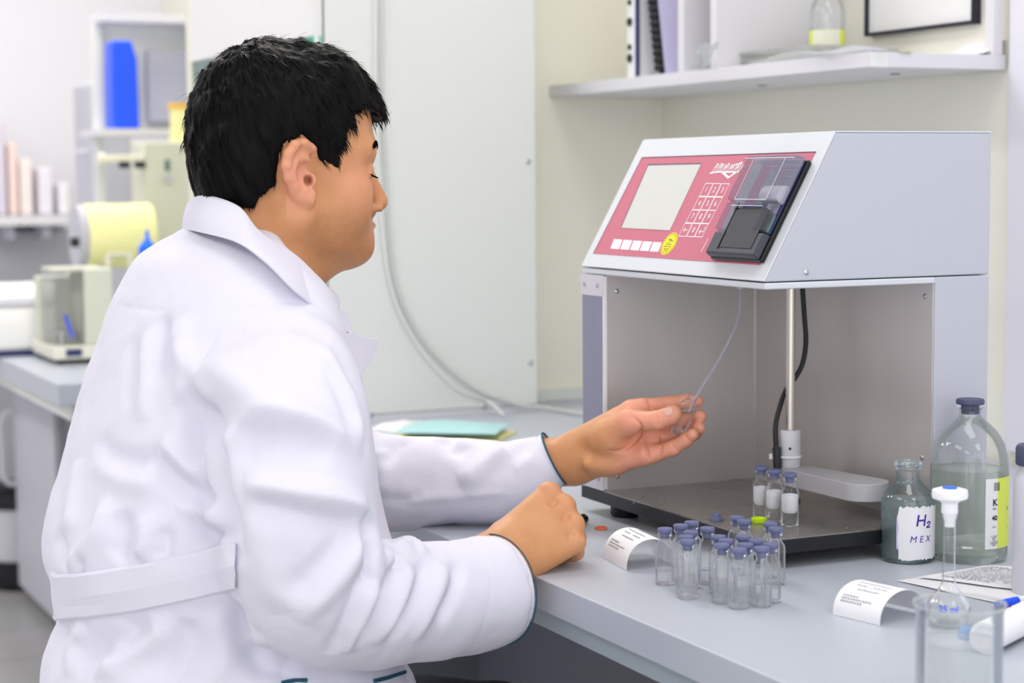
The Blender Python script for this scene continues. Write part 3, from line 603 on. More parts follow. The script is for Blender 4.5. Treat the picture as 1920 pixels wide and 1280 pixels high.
VL = ['end vial of the crowd, closest to the curled receipt', 'vial just behind the end vial near the receipt', 'rearmost vial of the cluster by the receipt end', 'vial in the middle of the five by the receipt, third from the back',
      'vial tucked behind the front one of the receipt-side cluster', 'front vial of the receipt-side cluster, catching the bright glints', 'lone vial standing in the gap between the two clusters',
      'vial against the black tray edge, furthest back in the middle', 'vial with wide shoulders just in front of the one at the tray edge', 'rear vial of the three in the middle cluster',
      'vial beside the rear one of the middle three, towards the machine', 'front vial of the middle three', 'rear vial of the column below the lime cap', 'second vial of the column below the lime cap',
      'frontmost vial of the whole crowd', 'vial between the frontmost one and the pair by the tray corner', 'front vial in the group nearest the tray corner', 'vial beside the tray corner front one, slightly behind it',
      'rear vial standing at the tray corner beneath the powder vials', 'vial at the tray corner with a straight bright side, in front of the rear one']
vp = vial_proto('glass_vial', 'clear vial', group='stoppered clear vials on the bench')
placed = []
for i, (x, y) in enumerate(ST):
    p = onz(1100+x/3.765, 840+(y+5)/3.765, ZB+.0585); p[2] = ZB; p[0] = min(p[0], X0-.0125)
    placed.append(p)
for it in range(60):                                            # settle so that no two touch
    for i in range(len(placed)):
        for j in range(i):
            d = placed[i][:2]-placed[j][:2]; L = np.linalg.norm(d)
            if L < .0222: e = d/L*(.0222-L)/2; placed[i][:2] += e; placed[j][:2] -= e
        placed[i][0] = min(placed[i][0], X0-.0125)
for i, p in enumerate(placed):
    t = vp if i == 0 else dup(vp, p)
    t.location = [float(v) for v in p]; t['label'] = VL[i]; t.rotation_euler = (0, 0, i*1.3)
vq = vial_proto('powder_vial', 'x', powder=(.0150, .0365), group='vials with white powder on the steel tray', liquid=0)
for i, (px, py, lab) in enumerate(((1435.5, 876, 'rear vial of white powder on the steel tray, half hidden'), (1452, 882, 'middle powder vial on the tray, fullest with white powder'), (1481, 889, 'front powder vial on the tray beside the grey arm'))):
    p = onz(px, py+3, ZTR+.0585); p[2] = ZTR+.0002
    if i == 0: p = p+np.array([-.003, .004, 0])
    t = vq if i == 0 else dup(vq, p)
    t.location = [float(v) for v in p]; t['label'] = lab
p = onz(1343, 975, ZTR+.0002)
tag(MB().lathe([(0, 0), (.0082, 0), (.0082, .0026), (.0050, .0034), (.0046, .0085), (.0030, .009), (0, .009)], p, 24).build('loose_stopper', M['stopper'], None, p), 'loose grey blue rubber stopper lying upside down on the tray', 'stopper')
p = onz(1423, 979, ZTR+.0002)
tag(MB().lathe([(0, .0002), (.0086, 0), (.0092, .001), (.0092, .0050), (.0086, .0056), (.0070, .0056), (.0068, .0030), (0, .0030)], p, 28).build('lime_cap', M['lime'], None, p), 'bright lime green vial cap lying on the tray', 'cap')
p = onz(1127, 992)
tag(MB().lathe([(.0048, 0), (.0072, 0), (.0078, .0012), (.0074, .0030), (.0062, .0034), (.0052, .0022), (.0048, 0)], p, 28).build('orange_ring', M['orange'], None, p), 'small flat orange plastic ring lying on the bench', 'ring')
# black marker lying behind the fist
pa = onz(1100, 972, ZB+.0056); pb = onz(1035, 985, ZB+.0056); d = pb-pa; d /= np.linalg.norm(d)
t = thing('marker_pen', 'black marker pen lying on the bench behind the clenched fist', 'pen', pa*.5+pb*.5-np.array([0, 0, .0055]))
MB().lathe([(0, 0), (.0038, .0004), (.0052, .002), (.0055, .006), (.0055, .034), (0, .034)], pa, 20, d).build('cap', M['black_gloss'], t, t.location)
MB().lathe([(0, .0345), (.0052, .0345), (.0052, .125), (.0045, .128), (0, .128)], pa, 20, d).build('barrel', M['black'], t, t.location)
MB().obox(pa+d*.018+np.array([0, 0, .0062]), d*.014, np.cross(d, (0, 0, 1))*.0012, (0, 0, .0007)).build('clip', M['black'], t, t.location)
# ---------------------------------------------------------------- curled receipts
def receipt(pa, pb, R, span, label, seed, a1=math.pi, tilt=0.0):
    """PA, PB: ends of the printed foot edge on the bench; the strip arches over towards the machine."""
    a, b = onz(*pa), onz(*pb); w = b-a; wl = np.linalg.norm(w); w /= wl; n = np.array([-w[1], w[0], 0]); n = n if n[0] > 0 else -n
    S = []
    for k in range(29):
        th = a1*k/28; S.append((span/2*(1-math.cos(th)), R*math.sin(th)**.85 if th < math.pi/2 else R*(math.sin(th)**(.9))))
    G = np.array([[b-w*wl*t_+n*s+np.array([0, 0, h+.0004]) for t_ in (0, .5, 1)] for s, h in S])
    t = thing('paper_receipt', label, 'receipt', (a+b)/2, 'curled printed receipts on the bench')
    MB().grid(G, .00035).build('strip', M['paper'], t, t.location, sharp=60)
    mb = MB(); rs = np.random.RandomState(seed)
    for ln, (s0, seglist) in enumerate(((4, [(.12, .55)]), (5, [(.12, .72)]), (6, [(.12, .45)]), (9, [(.3, .75)]), (11, [(.2, .4), (.55, .8)]), (13, [(.15, .8)]), (16, [(.2, .45)]), (18, [(.2, .7)]))):
        q0, q1 = G[s0], G[s0+1]; out = np.cross(w, q1[0]-q0[0]); out /= np.linalg.norm(out); out = out if out@np.array([0, 0, 1.]) > -0.2 and (out@(-n) > 0 or out[2] > 0) else -out
        for u0, u1 in seglist:
            u = u0
            while u < u1:
                l = .018+.010*rs.rand(); c = q0[2]+(q0[0]-q0[2])*u; hgt = (q1[0]-q0[0]); hl = np.linalg.norm(hgt); hgt = hgt/hl*min(hl, .0019)
                e = c+w*-0; d_ = (q0[0]-q0[2])*l
                for off in (.0008,):
                    mb.add([c+out*off, c+d_+out*off, c+d_+hgt+out*off, c+hgt+out*off], [(0, 1, 2, 3)])
                u += l+.018+.012*rs.rand()
    mb.build('print', M['print_grey'], t, t.location, sharp=0)
    return t
receipt((1132, 1046), (1175, 1070), .0335, .060, 'curled white receipt standing as an arch beside the vials', 1)
receipt((1562, 1152), (1650, 1173), .0300, .068, 'curled white receipt standing alone on the front of the bench', 2, a1=math.pi*.97)
# ---------------------------------------------------------------- bottles
p = onz(1701, 1049); CB = np.array(CAM)-p; ca = math.atan2(CB[1], CB[0])
t = thing('small_bottle', 'small open glass bottle of blue green liquid with handwritten white label', 'bottle', p)
MB().lathe([(0, .001), (.024, .0), (.0295, .002), (.0305, .006), (.0305, .0665), (.0290, .0740), (.0240, .0815), (.0165, .0885), (.0138, .0930), (.0134, .1040), (.0150, .1060), (.0146, .1075), (.0166, .1090), (.0168, .1125), (.0150, .1140), (.0118, .1135), (.0116, .1060)], (0, 0, 0), 44, None, False).build('body', M['glass_green'], t)
MB().lathe([(0, .0035), (.0255, .0035), (.0290, .0060), (.0292, .0660), (.0284, .0715), (.0278, .0712), (0, .0712)], (0, 0, 0), 44).build('liquid', M['water_blue'], t)
MB().lathe([(.0235, .0012), (.0300, .004), (.0308, .008), (.0306, .0095)], (0, 0, 0), 44, None, False).build('foot_glass', M['glass_green'], t)
def patch(R, a0, a1, z0, z1, m, name, par, jag=0.0, n=28, seed=1, hide=False):
    rs = np.random.RandomState(seed); A = np.linspace(a0, a1, n); G = np.array([[(R*math.cos(a), R*math.sin(a), z+(jag*(rs.rand()-.5) if k in (0, 5) else 0)) for a in A] for k, z in enumerate(np.linspace(z0, z1, 6))])
    for k in range(6):
        for j in (0, n-1): e = jag*(rs.rand()-.5)/R; a = A[j]+e; G[k, j, :2] = R*math.cos(a), R*math.sin(a)
    return MB().grid(G, .0001).build(name, m, par)
l1 = patch(.0309, ca-.33, ca+1.75, .006, .0660, M['paper'], 'paper_label', t, .003)
patch(.0306, ca-.42, ca-.2, .018, .056, M['lavender'], 'tape_edge', t, .004, seed=5)
mb = MB(); text_wrap(mb, 'H₂', .0185, .0312, ca+.62, .050, .15, .0002); text_wrap(mb, 'M E X', .0105, .0312, ca+.50, .0290, .18)
mb.build('handwriting', M['ink'], l1)
p = onz(1804, 1042); p[1] -= .011; CB = np.array(CAM)-p; ca = math.atan2(CB[1], CB[0])
t = thing('infusion_bottle', 'large stoppered glass bottle of pale liquid with yellow and white label', 'bottle', p)
MB().lathe([(0, .003), (.030, .002), (.0400, .0), (.0435, .004), (.0440, .010), (.0440, .108), (.0430, .120), (.0390, .134), (.0310, .147), (.0210, .157), (.0140, .163), (.0122, .168), (.0122, .171), (.0150, .1725), (.0152, .1775), (.0135, .178)], (0, 0, 0), 52, None, False).build('body', M['glass'], t)
MB().lathe([(0, .006), (.0360, .006), (.0415, .010), (.0424, .020), (.0424, .1045), (.0415, .1040), (0, .1040)], (0, 0, 0), 52).build('liquid', M['water_green'], t)
MB().lathe([(0, .167), (.0100, .167), (.0102, .1778), (.0152, .1780), (.0160, .179), (.0160, .1825), (.0150, .184), (0, .184)], (0, 0, 0), 36).build('stopper', M['stopper_dark'], t)
l0 = patch(.0443, ca+.42, ca+2.3, .018, .098, M['yellow_label'], 'label', t)
l2 = patch(.0445, ca+.42, ca+.78, .018, .098, M['paper'], 'label_white_part', t)
mb = MB(); R_ = .0447
text_wrap(mb, 'K', .0105, R_, ca+.70, .0705, bold=.0003); text_wrap(mb, '40', .0075, R_, ca+.69, .0530, bold=.0003); text_wrap(mb, 'обь', .0036, R_, ca+.68, .0638); text_wrap(mb, 'мл', .0034, R_, ca+.68, .0430)
for k, z in enumerate((.0325, .0305, .0285, .0262, .0242, .0222)): text_wrap(mb, ('серия', 'дата', 'до', 'состав', 'хранить', 'при')[k], .0028, R_, ca+.68, z)
for k in range(7): 
    a = ca+.66+k*.028; mb.add([(R_*math.cos(a), R_*math.sin(a), .084), (R_*math.cos(a+.014), R_*math.sin(a+.014), .084), (R_*math.cos(a+.014), R_*math.sin(a+.014), .0935), (R_*math.cos(a), R_*math.sin(a), .0935)], [(0, 1, 2, 3)])
mb.build('label_print', M['print_dark'], l0)
mb = MB(); text_wrap(mb, 'м', .008, R_, ca+1.25, .062, .2); text_wrap(mb, 'г', .006, R_, ca+1.25, .040, .2); mb.build('pencil_mark', M['print_grey'], l0)
mb = MB(); text_wrap(mb, 'NaCl', .0045, .0442, ca+3.3, .05); mb.build('back_label_print', M['print_grey'], t)
# white bottle cut by the right border
p = onz(1955, 1112); p = np.array([p[0], p[1], ZB])
t = thing('plastic_bottle', 'tall white plastic bottle with a dark blue screw cap beside the papers', 'bottle', p)
MB().lathe([(0, 0), (.0300, 0), (.0318, .003), (.0318, .118), (.0290, .126), (.0265, .131), (.0265, .136), (0, .136)], (0, 0, 0), 44).build('body', M['pvc'], t)
MB().lathe([(0, .1365), (.0290, .1365), (.0298, .138), (.0298, .154), (.0280, .157), (0, .1575)], (0, 0, 0), 44).build('cap', M['stopper_dark'], t)
# papers
sheet('printed_sheet', [onz(1683, 1089, ZB+.0006), onz(1905, 1139, ZB+.0006), onz(1998, 1086, ZB+.0006), onz(1850, 1063, ZB+.0006)], ZB, M['paper'], 'white printed sheet lying under the text page beside the bottles', 'paper', .0008, 14, seed=3)
pc = [onz(1720, 1082, ZB+.0030), onz(1960, 1112, ZB+.0030), onz(1990, 1070, ZB+.0030), onz(1850, 1060, ZB+.0030)]
o = sheet('text_page', pc, ZB, M['paper'], 'white page of small printed text on top of the other sheet', 'paper', .0008, 14, seed=3)
mb = MB(); rs = np.random.RandomState(2); A_, B_, C_, D_ = pc
for r_i in range(16):
    v = .12+r_i*.05; u = .10
    while u < .92:
        l = .015+.05*rs.rand(); 
        def q(u, v): return (A_*(1-u)+B_*u)*(1-v)+(D_*(1-u)+C_*u)*v+np.array([0, 0, .0018])
        if rs.rand() > .1: mb.add([q(u, v), q(u+l, v), q(u+l, v+.018), q(u, v+.018)], [(0, 1, 2, 3)])
        u += l+.014
tag(mb.build('page_text', M['print_grey'], o, o.location), kind='stuff')
# beaker in front and the volumetric flask behind it
p = onz(1797, 1335)
t = thing('beaker', 'big blurred glass beaker of water closest to the viewer', 'beaker', p)
MB().lathe([(0, .001), (.030, 0), (.0345, .003), (.0352, .008), (.0352, .082), (.0358, .0875), (.0372, .0905), (.0360, .0905), (.0348, .0870), (.0341, .080), (.0341, .008), (0, .004)], (0, 0, 0), 48).build('glass', M['glass'], t)
MB().lathe([(0, .003), (.031, .003), (.0340, .006), (.0340, .0600), (.0332, .0592), (0, .0592)], (0, 0, 0), 48).build('water', M['beaker_water'], t)
MB().lathe([(.0362, .0895), (.0374, .0895), (.0378, .0906), (.0374, .0916), (.0362, .0912), (.0362, .0895)], (0, 0, 0), 48, None, False).build('rim', M['rim_glass'], t)
p = onz(1778, 1172)
t = thing('volumetric_flask', 'slim glass volumetric flask with white and blue stopper behind the beaker', 'flask', p)
k_ = 1.0
MB().lathe([(0, .001), (.014, 0), (.0180, .0025), (.0215, .009), (.0222, .015), (.0200, .024), (.0140, .032), (.0085, .038), (.0064, .045), (.0060, .060), (.0060, .104), (.0075, .108), (.0078, .112)], (0, 0, 0), 36, None, False).build('glass', M['glass'], t)
MB().lathe([(0, .003), (.0165, .0035), (.0200, .010), (.0206, .015), (.0195, .0195), (.0185, .019), (0, .019)], (0, 0, 0), 36).build('liquid', M['water'], t)
s_ = MB().lathe([(0, .098), (.0052, .098), (.0068, .110), (.0080, .112), (.0078, .121), (.0105, .1235), (.0168, .126), (.0176, .129), (.0168, .134), (.0120, .1355), (0, .1355)], (0, 0, 0), 36).build('stopper', M['print_white'], t)
MB().lathe([(0, .1354), (.0072, .1354), (.0068, .1368), (0, .1372)], (0, 0, 0), 28).build('stopper_insert', M['blue'], s_)
CB = np.array(CAM)-p; ca = math.atan2(CB[1], CB[0]); mb = MB(); text_wrap(mb, '25 ml', .0085, .0218, ca, .0205, bold=.0003); mb.build('volume_mark', M['blue_deep'], t)
p = onz(1812, 1196)
tag(MB().lathe([(0, 0), (.0078, 0), (.0085, .001), (.0080, .007), (.0060, .0105), (0, .0115)], p, 24).build('rubber_plug', mat('pale_blue_rubber', (120, 160, 220), .4), None, p), 'pale blue rubber plug lying on the bench behind the beaker', 'plug')
a = onz(1846, 1196, ZB+.0150); b = onz(2060, 1088, ZB+.0150); d = b-a; L = np.linalg.norm(d); d /= L
t = thing('paper_roll_tube', 'thick white roll with a painted shadow beneath, lying behind the beaker at the border', 'roll', a*.5+b*.5-np.array([0, 0, .0150]))
MB().lathe([(.0108, .002), (.0110, 0), (.0148, 0), (.0150, .001), (.0150, L-.001), (.0148, L), (0, L)], a, 40, d).build('wrap', M['paper'], t, t.location)
MB().lathe([(0, .006), (.0108, .006), (.0108, L-.01), (0, L-.01)], a, 24, d).build('core', M['pvc'], t, t.location)
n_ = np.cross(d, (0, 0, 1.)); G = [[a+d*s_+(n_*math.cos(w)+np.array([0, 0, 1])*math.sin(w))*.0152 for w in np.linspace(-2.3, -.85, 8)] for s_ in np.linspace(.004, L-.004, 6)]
MB().grid(G, .0002).build('painted_shadow', M['slate_dark'], t, t.location)  # contact shadow under the roll, painted as a dark strip
pp = onz(1884, 1148, ZB+.0045); dq = onz(1990, 1125, ZB+.0045)-pp; dq /= np.linalg.norm(dq)
pp = pp+np.array([.012, .030, 0]); t2 = thing('blue_pen', 'blue capped pen lying on the sheets behind the white roll', 'pen', pp-np.array([0, 0, .0045]))
MB().lathe([(0, 0), (.0028, .002), (.0042, .008), (.0042, .035), (0, .035)], pp, 16, dq).build('pen_cap', M['blue_deep'], t2, t2.location)
MB().lathe([(0, .0352), (.0036, .0352), (.0036, .10), (0, .102)], pp, 16, dq).build('barrel', M['print_white'], t2, t2.location)
# ---------------------------------------------------------------- far bench instruments
def C_(px, py, Y): return ony(px, py, Y)
# rounded white centrifuge at the left border
p = onz(20, 668); x0 = float(onz(-70, 668)[0]); a = onz(98, 664)
cx0, cx1, cy0, cy1 = a[0]-.21, a[0], a[1]-.02, a[1]+.20
t = thing('benchtop_reader', 'rounded white benchtop instrument with a slot at the end of the far bench', 'instrument', ((cx0+cx1)/2, (cy0+cy1)/2, ZB))
prof = [(0, .015), (.0, .085), (.02, .12), (.06, .165), (.10, .183), (.15, .178), (.19, .16), (.21, .11), (.21, .015)]
MB().prism([(cx0+0, cy0+q[0]*1.0, ZB+q[1]) for q in prof], (cx1-cx0, 0, 0)).build('body', M['white_bright'], t, t.location, sharp=50, bevel=.012, seg=4)
MB().box(cx0+.01, cx1-.01, cy0+.01, cy1-.01, ZB, ZB+.016).build('base', M['navy'], t, t.location, sharp=0)
MB().prism([(cx1-.15, cy0+.018, ZB+.127), (cx1-.02, cy0+.018, ZB+.127), (cx1-.02, cy0+.030, ZB+.143), (cx1-.15, cy0+.030, ZB+.143)], (0, -.006, .004)).build('slot', M['grey_panel'], t, t.location, sharp=0)
MB().cyl((cx1-.0, cy0+.03, ZB+.05), (cx1+.003, cy0+.03, ZB+.05), .008).build('power_light', M['orange'], t, t.location)
# analytical balance
p = onz(112, 668, ZB); q = onz(205, 700, ZB)
yb = 4.55; xl = float(ony(100, 650, yb)[0]); xr = float(ony(222, 650, yb)[0]); zt = float(ony(150, 508, yb)[2])
t = thing('analytical_balance', 'cream analytical balance with a clear draft shield beside the rounded instrument', 'balance', ((xl+xr)/2, yb+.11, ZB))
MB().box(xl, xr, yb, yb+.26, ZB+.012, ZB+.045).build('base', M['ivory'], t, t.location, sharp=0, bevel=.005)
for x in (xl+.02, xr-.02):
    for y in (yb+.02, yb+.24): MB().cyl((x, y, ZB), (x, y, ZB+.012), .009).build('foot', M['black'], t, t.location)
xm = float(ony(160, 600, yb)[0])
MB().box(xl+.008, xm, yb+.01, yb+.16, ZB+.046, zt).build('draft_shield', M['film'], t, t.location, sharp=0)
MB().box(xl+.008, xm, yb+.01, yb+.16, zt, zt+.006).build('shield_lid', M['cream'], t, t.location, sharp=0)
MB().box(xm, xr-.01, yb+.005, yb+.20, ZB+.046, zt+.004).build('column', M['cream'], t, t.location, sharp=0, bevel=.003)
MB().box(xl+.004, xr-.004, yb+.17, yb+.24, ZB+.046, zt-.02).build('back_housing', M['cream'], t, t.location, sharp=0, bevel=.004)
MB().lathe([(0, .046), (.006, .046), (.006, .07), (.040, .072), (.040, .075), (0, .075)], ((xl+xm)/2, yb+.085, ZB), 28).build('pan', M['steel_bright'], t, t.location)
MB().box(xl+.03, xm-.01, yb-.0015, yb, ZB+.020, ZB+.038).build('display', M['navy'], t, t.location, sharp=0)
MB().cyl(ony(122, 590, yb+.02), ony(136, 632, yb+.02), .006, 12).build('thermometer', M['blue_deep'], t, t.location)
# yellow drum on the balance back / stand
yc = 4.98; za_ = float(ony(230, 505, yc)[2]); zb_ = float(ony(230, 382, yc)[2]); xa = float(ony(170, 440, yc)[0]); xb = float(ony(297, 440, yc)[0])
t = thing('mixer_drum', 'pale yellow drum with dark end flange on a pale stand behind the balance', 'instrument', ((xa+xb)/2, yc+.09, ZB))
r = (zb_-za_)/2
MB().cyl((xa, yc+.09, za_+r), (xb, yc+.09, za_+r), r, 40).build('drum', M['cream_yellow'], t, t.location, bevel=.003)
MB().cyl((xa-.022, yc+.09, za_+r), (xa-.001, yc+.09, za_+r), r*.97, 40).build('flange', M['grey_panel'], t, t.location)
MB().cyl((xa-.042, yc+.05, za_+r*.85), (xa-.021, yc+.05, za_+r*.85), .013, 16).build('knob', M['black'], t, t.location)
MB().box(xa-.01, xb+.02, yc+.01, yc+.17, ZB, ZB+.02).build('base', M['cream'], t, t.location, sharp=0, bevel=.003)
for x in (xa+.02, xb-.03): MB().box(x, x+.02, yc+.04, yc+.14, ZB+.02, za_+.012).build('cradle', M['cream'], t, t.location, sharp=0)
for px in (203, 245):
    a_ = ony(px, 520, yc-.05); mbf = MB().cyl((a_[0], a_[1], ZB+.02), (a_[0], a_[1], float(ony(px, 478, yc-.05)[2])), .007, 12); mbf.build('glass_column', M['ivory'], t, t.location)
a_ = ony(203, 478, yc-.05); b_ = ony(245, 478, yc-.05); MB().cyl(a_, b_, .006, 12).build('cross_tube', M['cream'], t, t.location)
# wash bottle with blue cap
yw = 4.38; p = ony(277, 480, yw); zc_ = float(p[2])
t = thing('wash_bottle', 'white squeeze bottle with bright blue pointed cap behind the shoulder', 'bottle', (p[0], p[1], ZB))
h = zc_-ZB
MB().lathe([(0, 0), (.034, 0), (.036, .003), (.036, h*.80), (.030, h*.93), (.020, h), (0, h)], t.location, 32).build('body', M['white_bright'], t, t.location)
MB().lathe([(.021, h), (.0215, h+.020), (.014, h+.030), (.0055, h+.040), (.0035, h+.060), (0, h+.062)], t.location, 28).build('cap', M['blue'], t, t.location)
# rack with shelf, blue bin, jar
yr = 5.46
xr0 = float(ony(186, 240, yr)[0]); xr1 = float(ony(345, 240, yr)[0])+.1; zs_ = float(ony(250, 241, yr)[2]); ztp = float(ony(250, 34, yr)[2])
t = thing('bench_rack', 'tall open white rack with an upper shelf standing on the far bench', 'rack', ((xr0+xr1)/2, yr+.12, ZB))
MB().box(xr0, xr1, yr, yr+.26, zs_-.02, zs_).build('shelf', M['shelf'], t, t.location, sharp=0)
xq = float(ony(207, 50, yr)[0]); xq2 = float(ony(244, 50, yr)[0])
MB().box(xq, xr1, yr+.12, yr+.26, ztp, ztp+.025).build('top_shelf', M['shelf'], t, t.location, sharp=0)
MB().box(xq, xq+.02, yr+.20, yr+.26, ZB, ztp).build('post', M['white'], t, t.location, sharp=0)
MB().box(xr1-.02, xr1, yr+.02, yr+.26, ZB, ztp).build('post', M['white'], t, t.location, sharp=0)
MB().box(xq+.02, xr1-.02, yr+.24, yr+.26, zs_, ztp).build('back_sheet', M['white'], t, t.location, sharp=0)
pa_ = ony(278, 95, yr+.2); pb_ = ony(352, 228, yr+.2)
MB().box(pa_[0], pb_[0], yr+.20, yr+.235, pb_[2], pa_[2]).build('grey_door', M['grey_panel'], t, t.location, sharp=0)
c0, c1 = ony(212, 234, yr+.03), ony(263, 234, yr+.03); d0, d1 = ony(210, 76, yr+.03), ony(247, 76, yr+.03); e1 = ony(258, 110, yr+.03)
poly = [np.array([c0[0], yr+.03, zs_+.001]), np.array([c1[0], yr+.03, zs_+.001]), np.array([e1[0], yr+.03, e1[2]]), np.array([d1[0], yr+.03, d1[2]]), np.array([d0[0], yr+.03, d0[2]])]
t3 = thing('blue_container', 'tall bright blue container with a slanting top corner on the rack', 'container', (poly[0]+poly[1])/2)
MB().prism(poly, (0, .10, 0)).build('body', M['blue_deep'], t3, t3.location, sharp=0, bevel=.008, seg=3)
p = ony(342, 262, yr-.45)
# pale unit with arm (below the shelf)
yu = 5.20; xa = float(ony(272, 350, yu)[0]); xb = float(ony(362, 350, yu)[0]); zt = float(ony(300, 266, yu)[2])
t = thing('titration_stand', 'pale cabinet shaped stand with an arm and black knobs behind the head', 'instrument', ((xa+xb)/2, yu+.1, ZB))
MB().box(xa, xb, yu, yu+.16, ZB, zt).build('housing', M['cream'], t, t.location, sharp=0, bevel=.006)
q0 = ony(186, 295, yu+.02)
MB().box(q0[0], xa, yu+.0, yu+.045, float(ony(200, 304, yu)[2]), float(ony(200, 290, yu)[2])).build('arm', M['ivory'], t, t.location, sharp=0, bevel=.004)
MB().cyl((q0[0]-.004, yu+.02, float(ony(200, 297, yu)[2])), (q0[0]+.014, yu+.02, float(ony(200, 297, yu)[2])), .015, 20).build('arm_knob', M['ivory'], t, t.location)
for px in (233, 262):
    p = ony(px, 309, yu+.0); MB().cyl(p-np.array([.014, 0, 0]), p+np.array([.014, 0, 0]), .009, 16).build('black_knob', M['black'], t, t.location)
p = ony(314, 310, yu-.002); MB().box(p[0]-.007, p[0]+.007, yu-.006, yu, p[2]-.016, p[2]+.016).build('green_lamp', M['teal'], t, t.location, sharp=0, bevel=.003)
p = ony(314, 335, yu-.002); MB().cyl((p[0], yu, p[2]), (p[0], yu-.02, p[2]), .010, 16).build('grey_knob', M['grey_panel'], t, t.location)
p = ony(344, 262, yu+.06); zz = zt
t = thing('cream_jar', 'cream jar with a flat orange lid on the pale stand', 'jar', (p[0], yu+.07, zz+.0))
h = float(ony(340, 205, yu+.07)[2])-zz
MB().lathe([(0, 0), (.032, 0), (.034, .003), (.034, h), (0, h)], t.location, 28).build('body', M['cream_yellow'], t, t.location)
MB().lathe([(0, h), (.038, h), (.038, h+.018), (0, h+.019)], t.location, 28).build('lid', M['orange_lid'], t, t.location)
# grey locker behind
yl = 6.0; a_ = ony(167, 150, yl); b_ = ony(250, 380, yl)
t = thing('grey_locker', 'tall pale grey box with rounded top standing at the back of the far bench', 'cabinet', ((a_[0]+b_[0])/2, yl+.1, ZB))
MB().box(a_[0], b_[0], yl, yl+.25, ZB, a_[2]).build('body', M['grey_panel'], t, t.location, sharp=0, bevel=.02, seg=4)
p = ony(160, 285, yl); MB().cyl((a_[0], yl+.05, p[2]), (a_[0]-.035, yl+.05, p[2]), .008, 12).build('handle', M['pvc'], t, t.location)
# far wall shelf with blurred goods, panel beneath
yf = 6.9; z_ = float(ony(60, 422, yf)[2]); x0 = float(ony(-60, 420, yf)[0]); x1 = float(ony(150, 420, yf)[0])
t = thing('far_shelf', 'grey shelf with brackets far down the room, crowded with goods', 'shelf', ((x0+x1)/2, yf+.15, z_))
MB().box(x0, x1, yf, 7.2, z_, z_+.035).build('board', M['shelf'], t, t.location, sharp=0)
for px in (20, 88): p = ony(px, 430, yf+.05); MB().box(p[0]-.015, p[0]+.015, yf+.05, 7.2, z_-.05, z_).build('bracket', M['grey_panel'], t, t.location, sharp=0)
p0 = ony(-60, 440, 7.15); p1 = ony(166, 560, 7.15)
t4 = MB().box(p0[0], p1[0], 7.12, 7.199, 0.0, float(ony(60, 432, 7.15)[2])).build('wall_panelling', M['grey_panel'], None, ((p0[0]+p1[0])/2, 7.16, 0), sharp=0)
tag(t4, 'pale lavender grey panelling on the far wall beneath the shelf', 'panel')
goods = [(8, 382, 36, 300, 'pale_box', (222, 214, 230)), (52, 400, 12, 105, 'peach_box', (246, 234, 232)), (28, 400, 9, 135, 'pink_box', (248, 222, 216)), (88, 400, 14, 90, 'lilac_box', (238, 234, 244)), (122, 400, 11, 60, 'white_carton', (244, 242, 246)), (-25, 400, 16, 160, 'white_tall_box', (214, 212, 230))]
names = ['large pale box on the far shelf, widest of the goods', 'peach coloured box among the goods on the far shelf', 'pink box between the pale and peach boxes', 'lilac box near the end of the far shelf', 'small white carton, last on the far shelf', 'tall pale box cut off by the border on the far shelf']
xs = []
for (px, _, hw, hp, nm, c), lb in zip(goods, names):
    if nm == 'pale_box': px, hw, hp = 6, 9, 175
    p = ony(px, 416, yf+.02); w = hw/520.; 
    o = MB().box(p[0]-w*.98, p[0]+w*.98, yf+.02, yf+.16, z_+.0352, z_+.035+hp/520.).build(nm, mat(nm, c, .6), None, (p[0], yf+.09, z_+.035), sharp=0, bevel=.012, seg=3)
    tag(o, lb, 'box', 'goods on the far shelf')
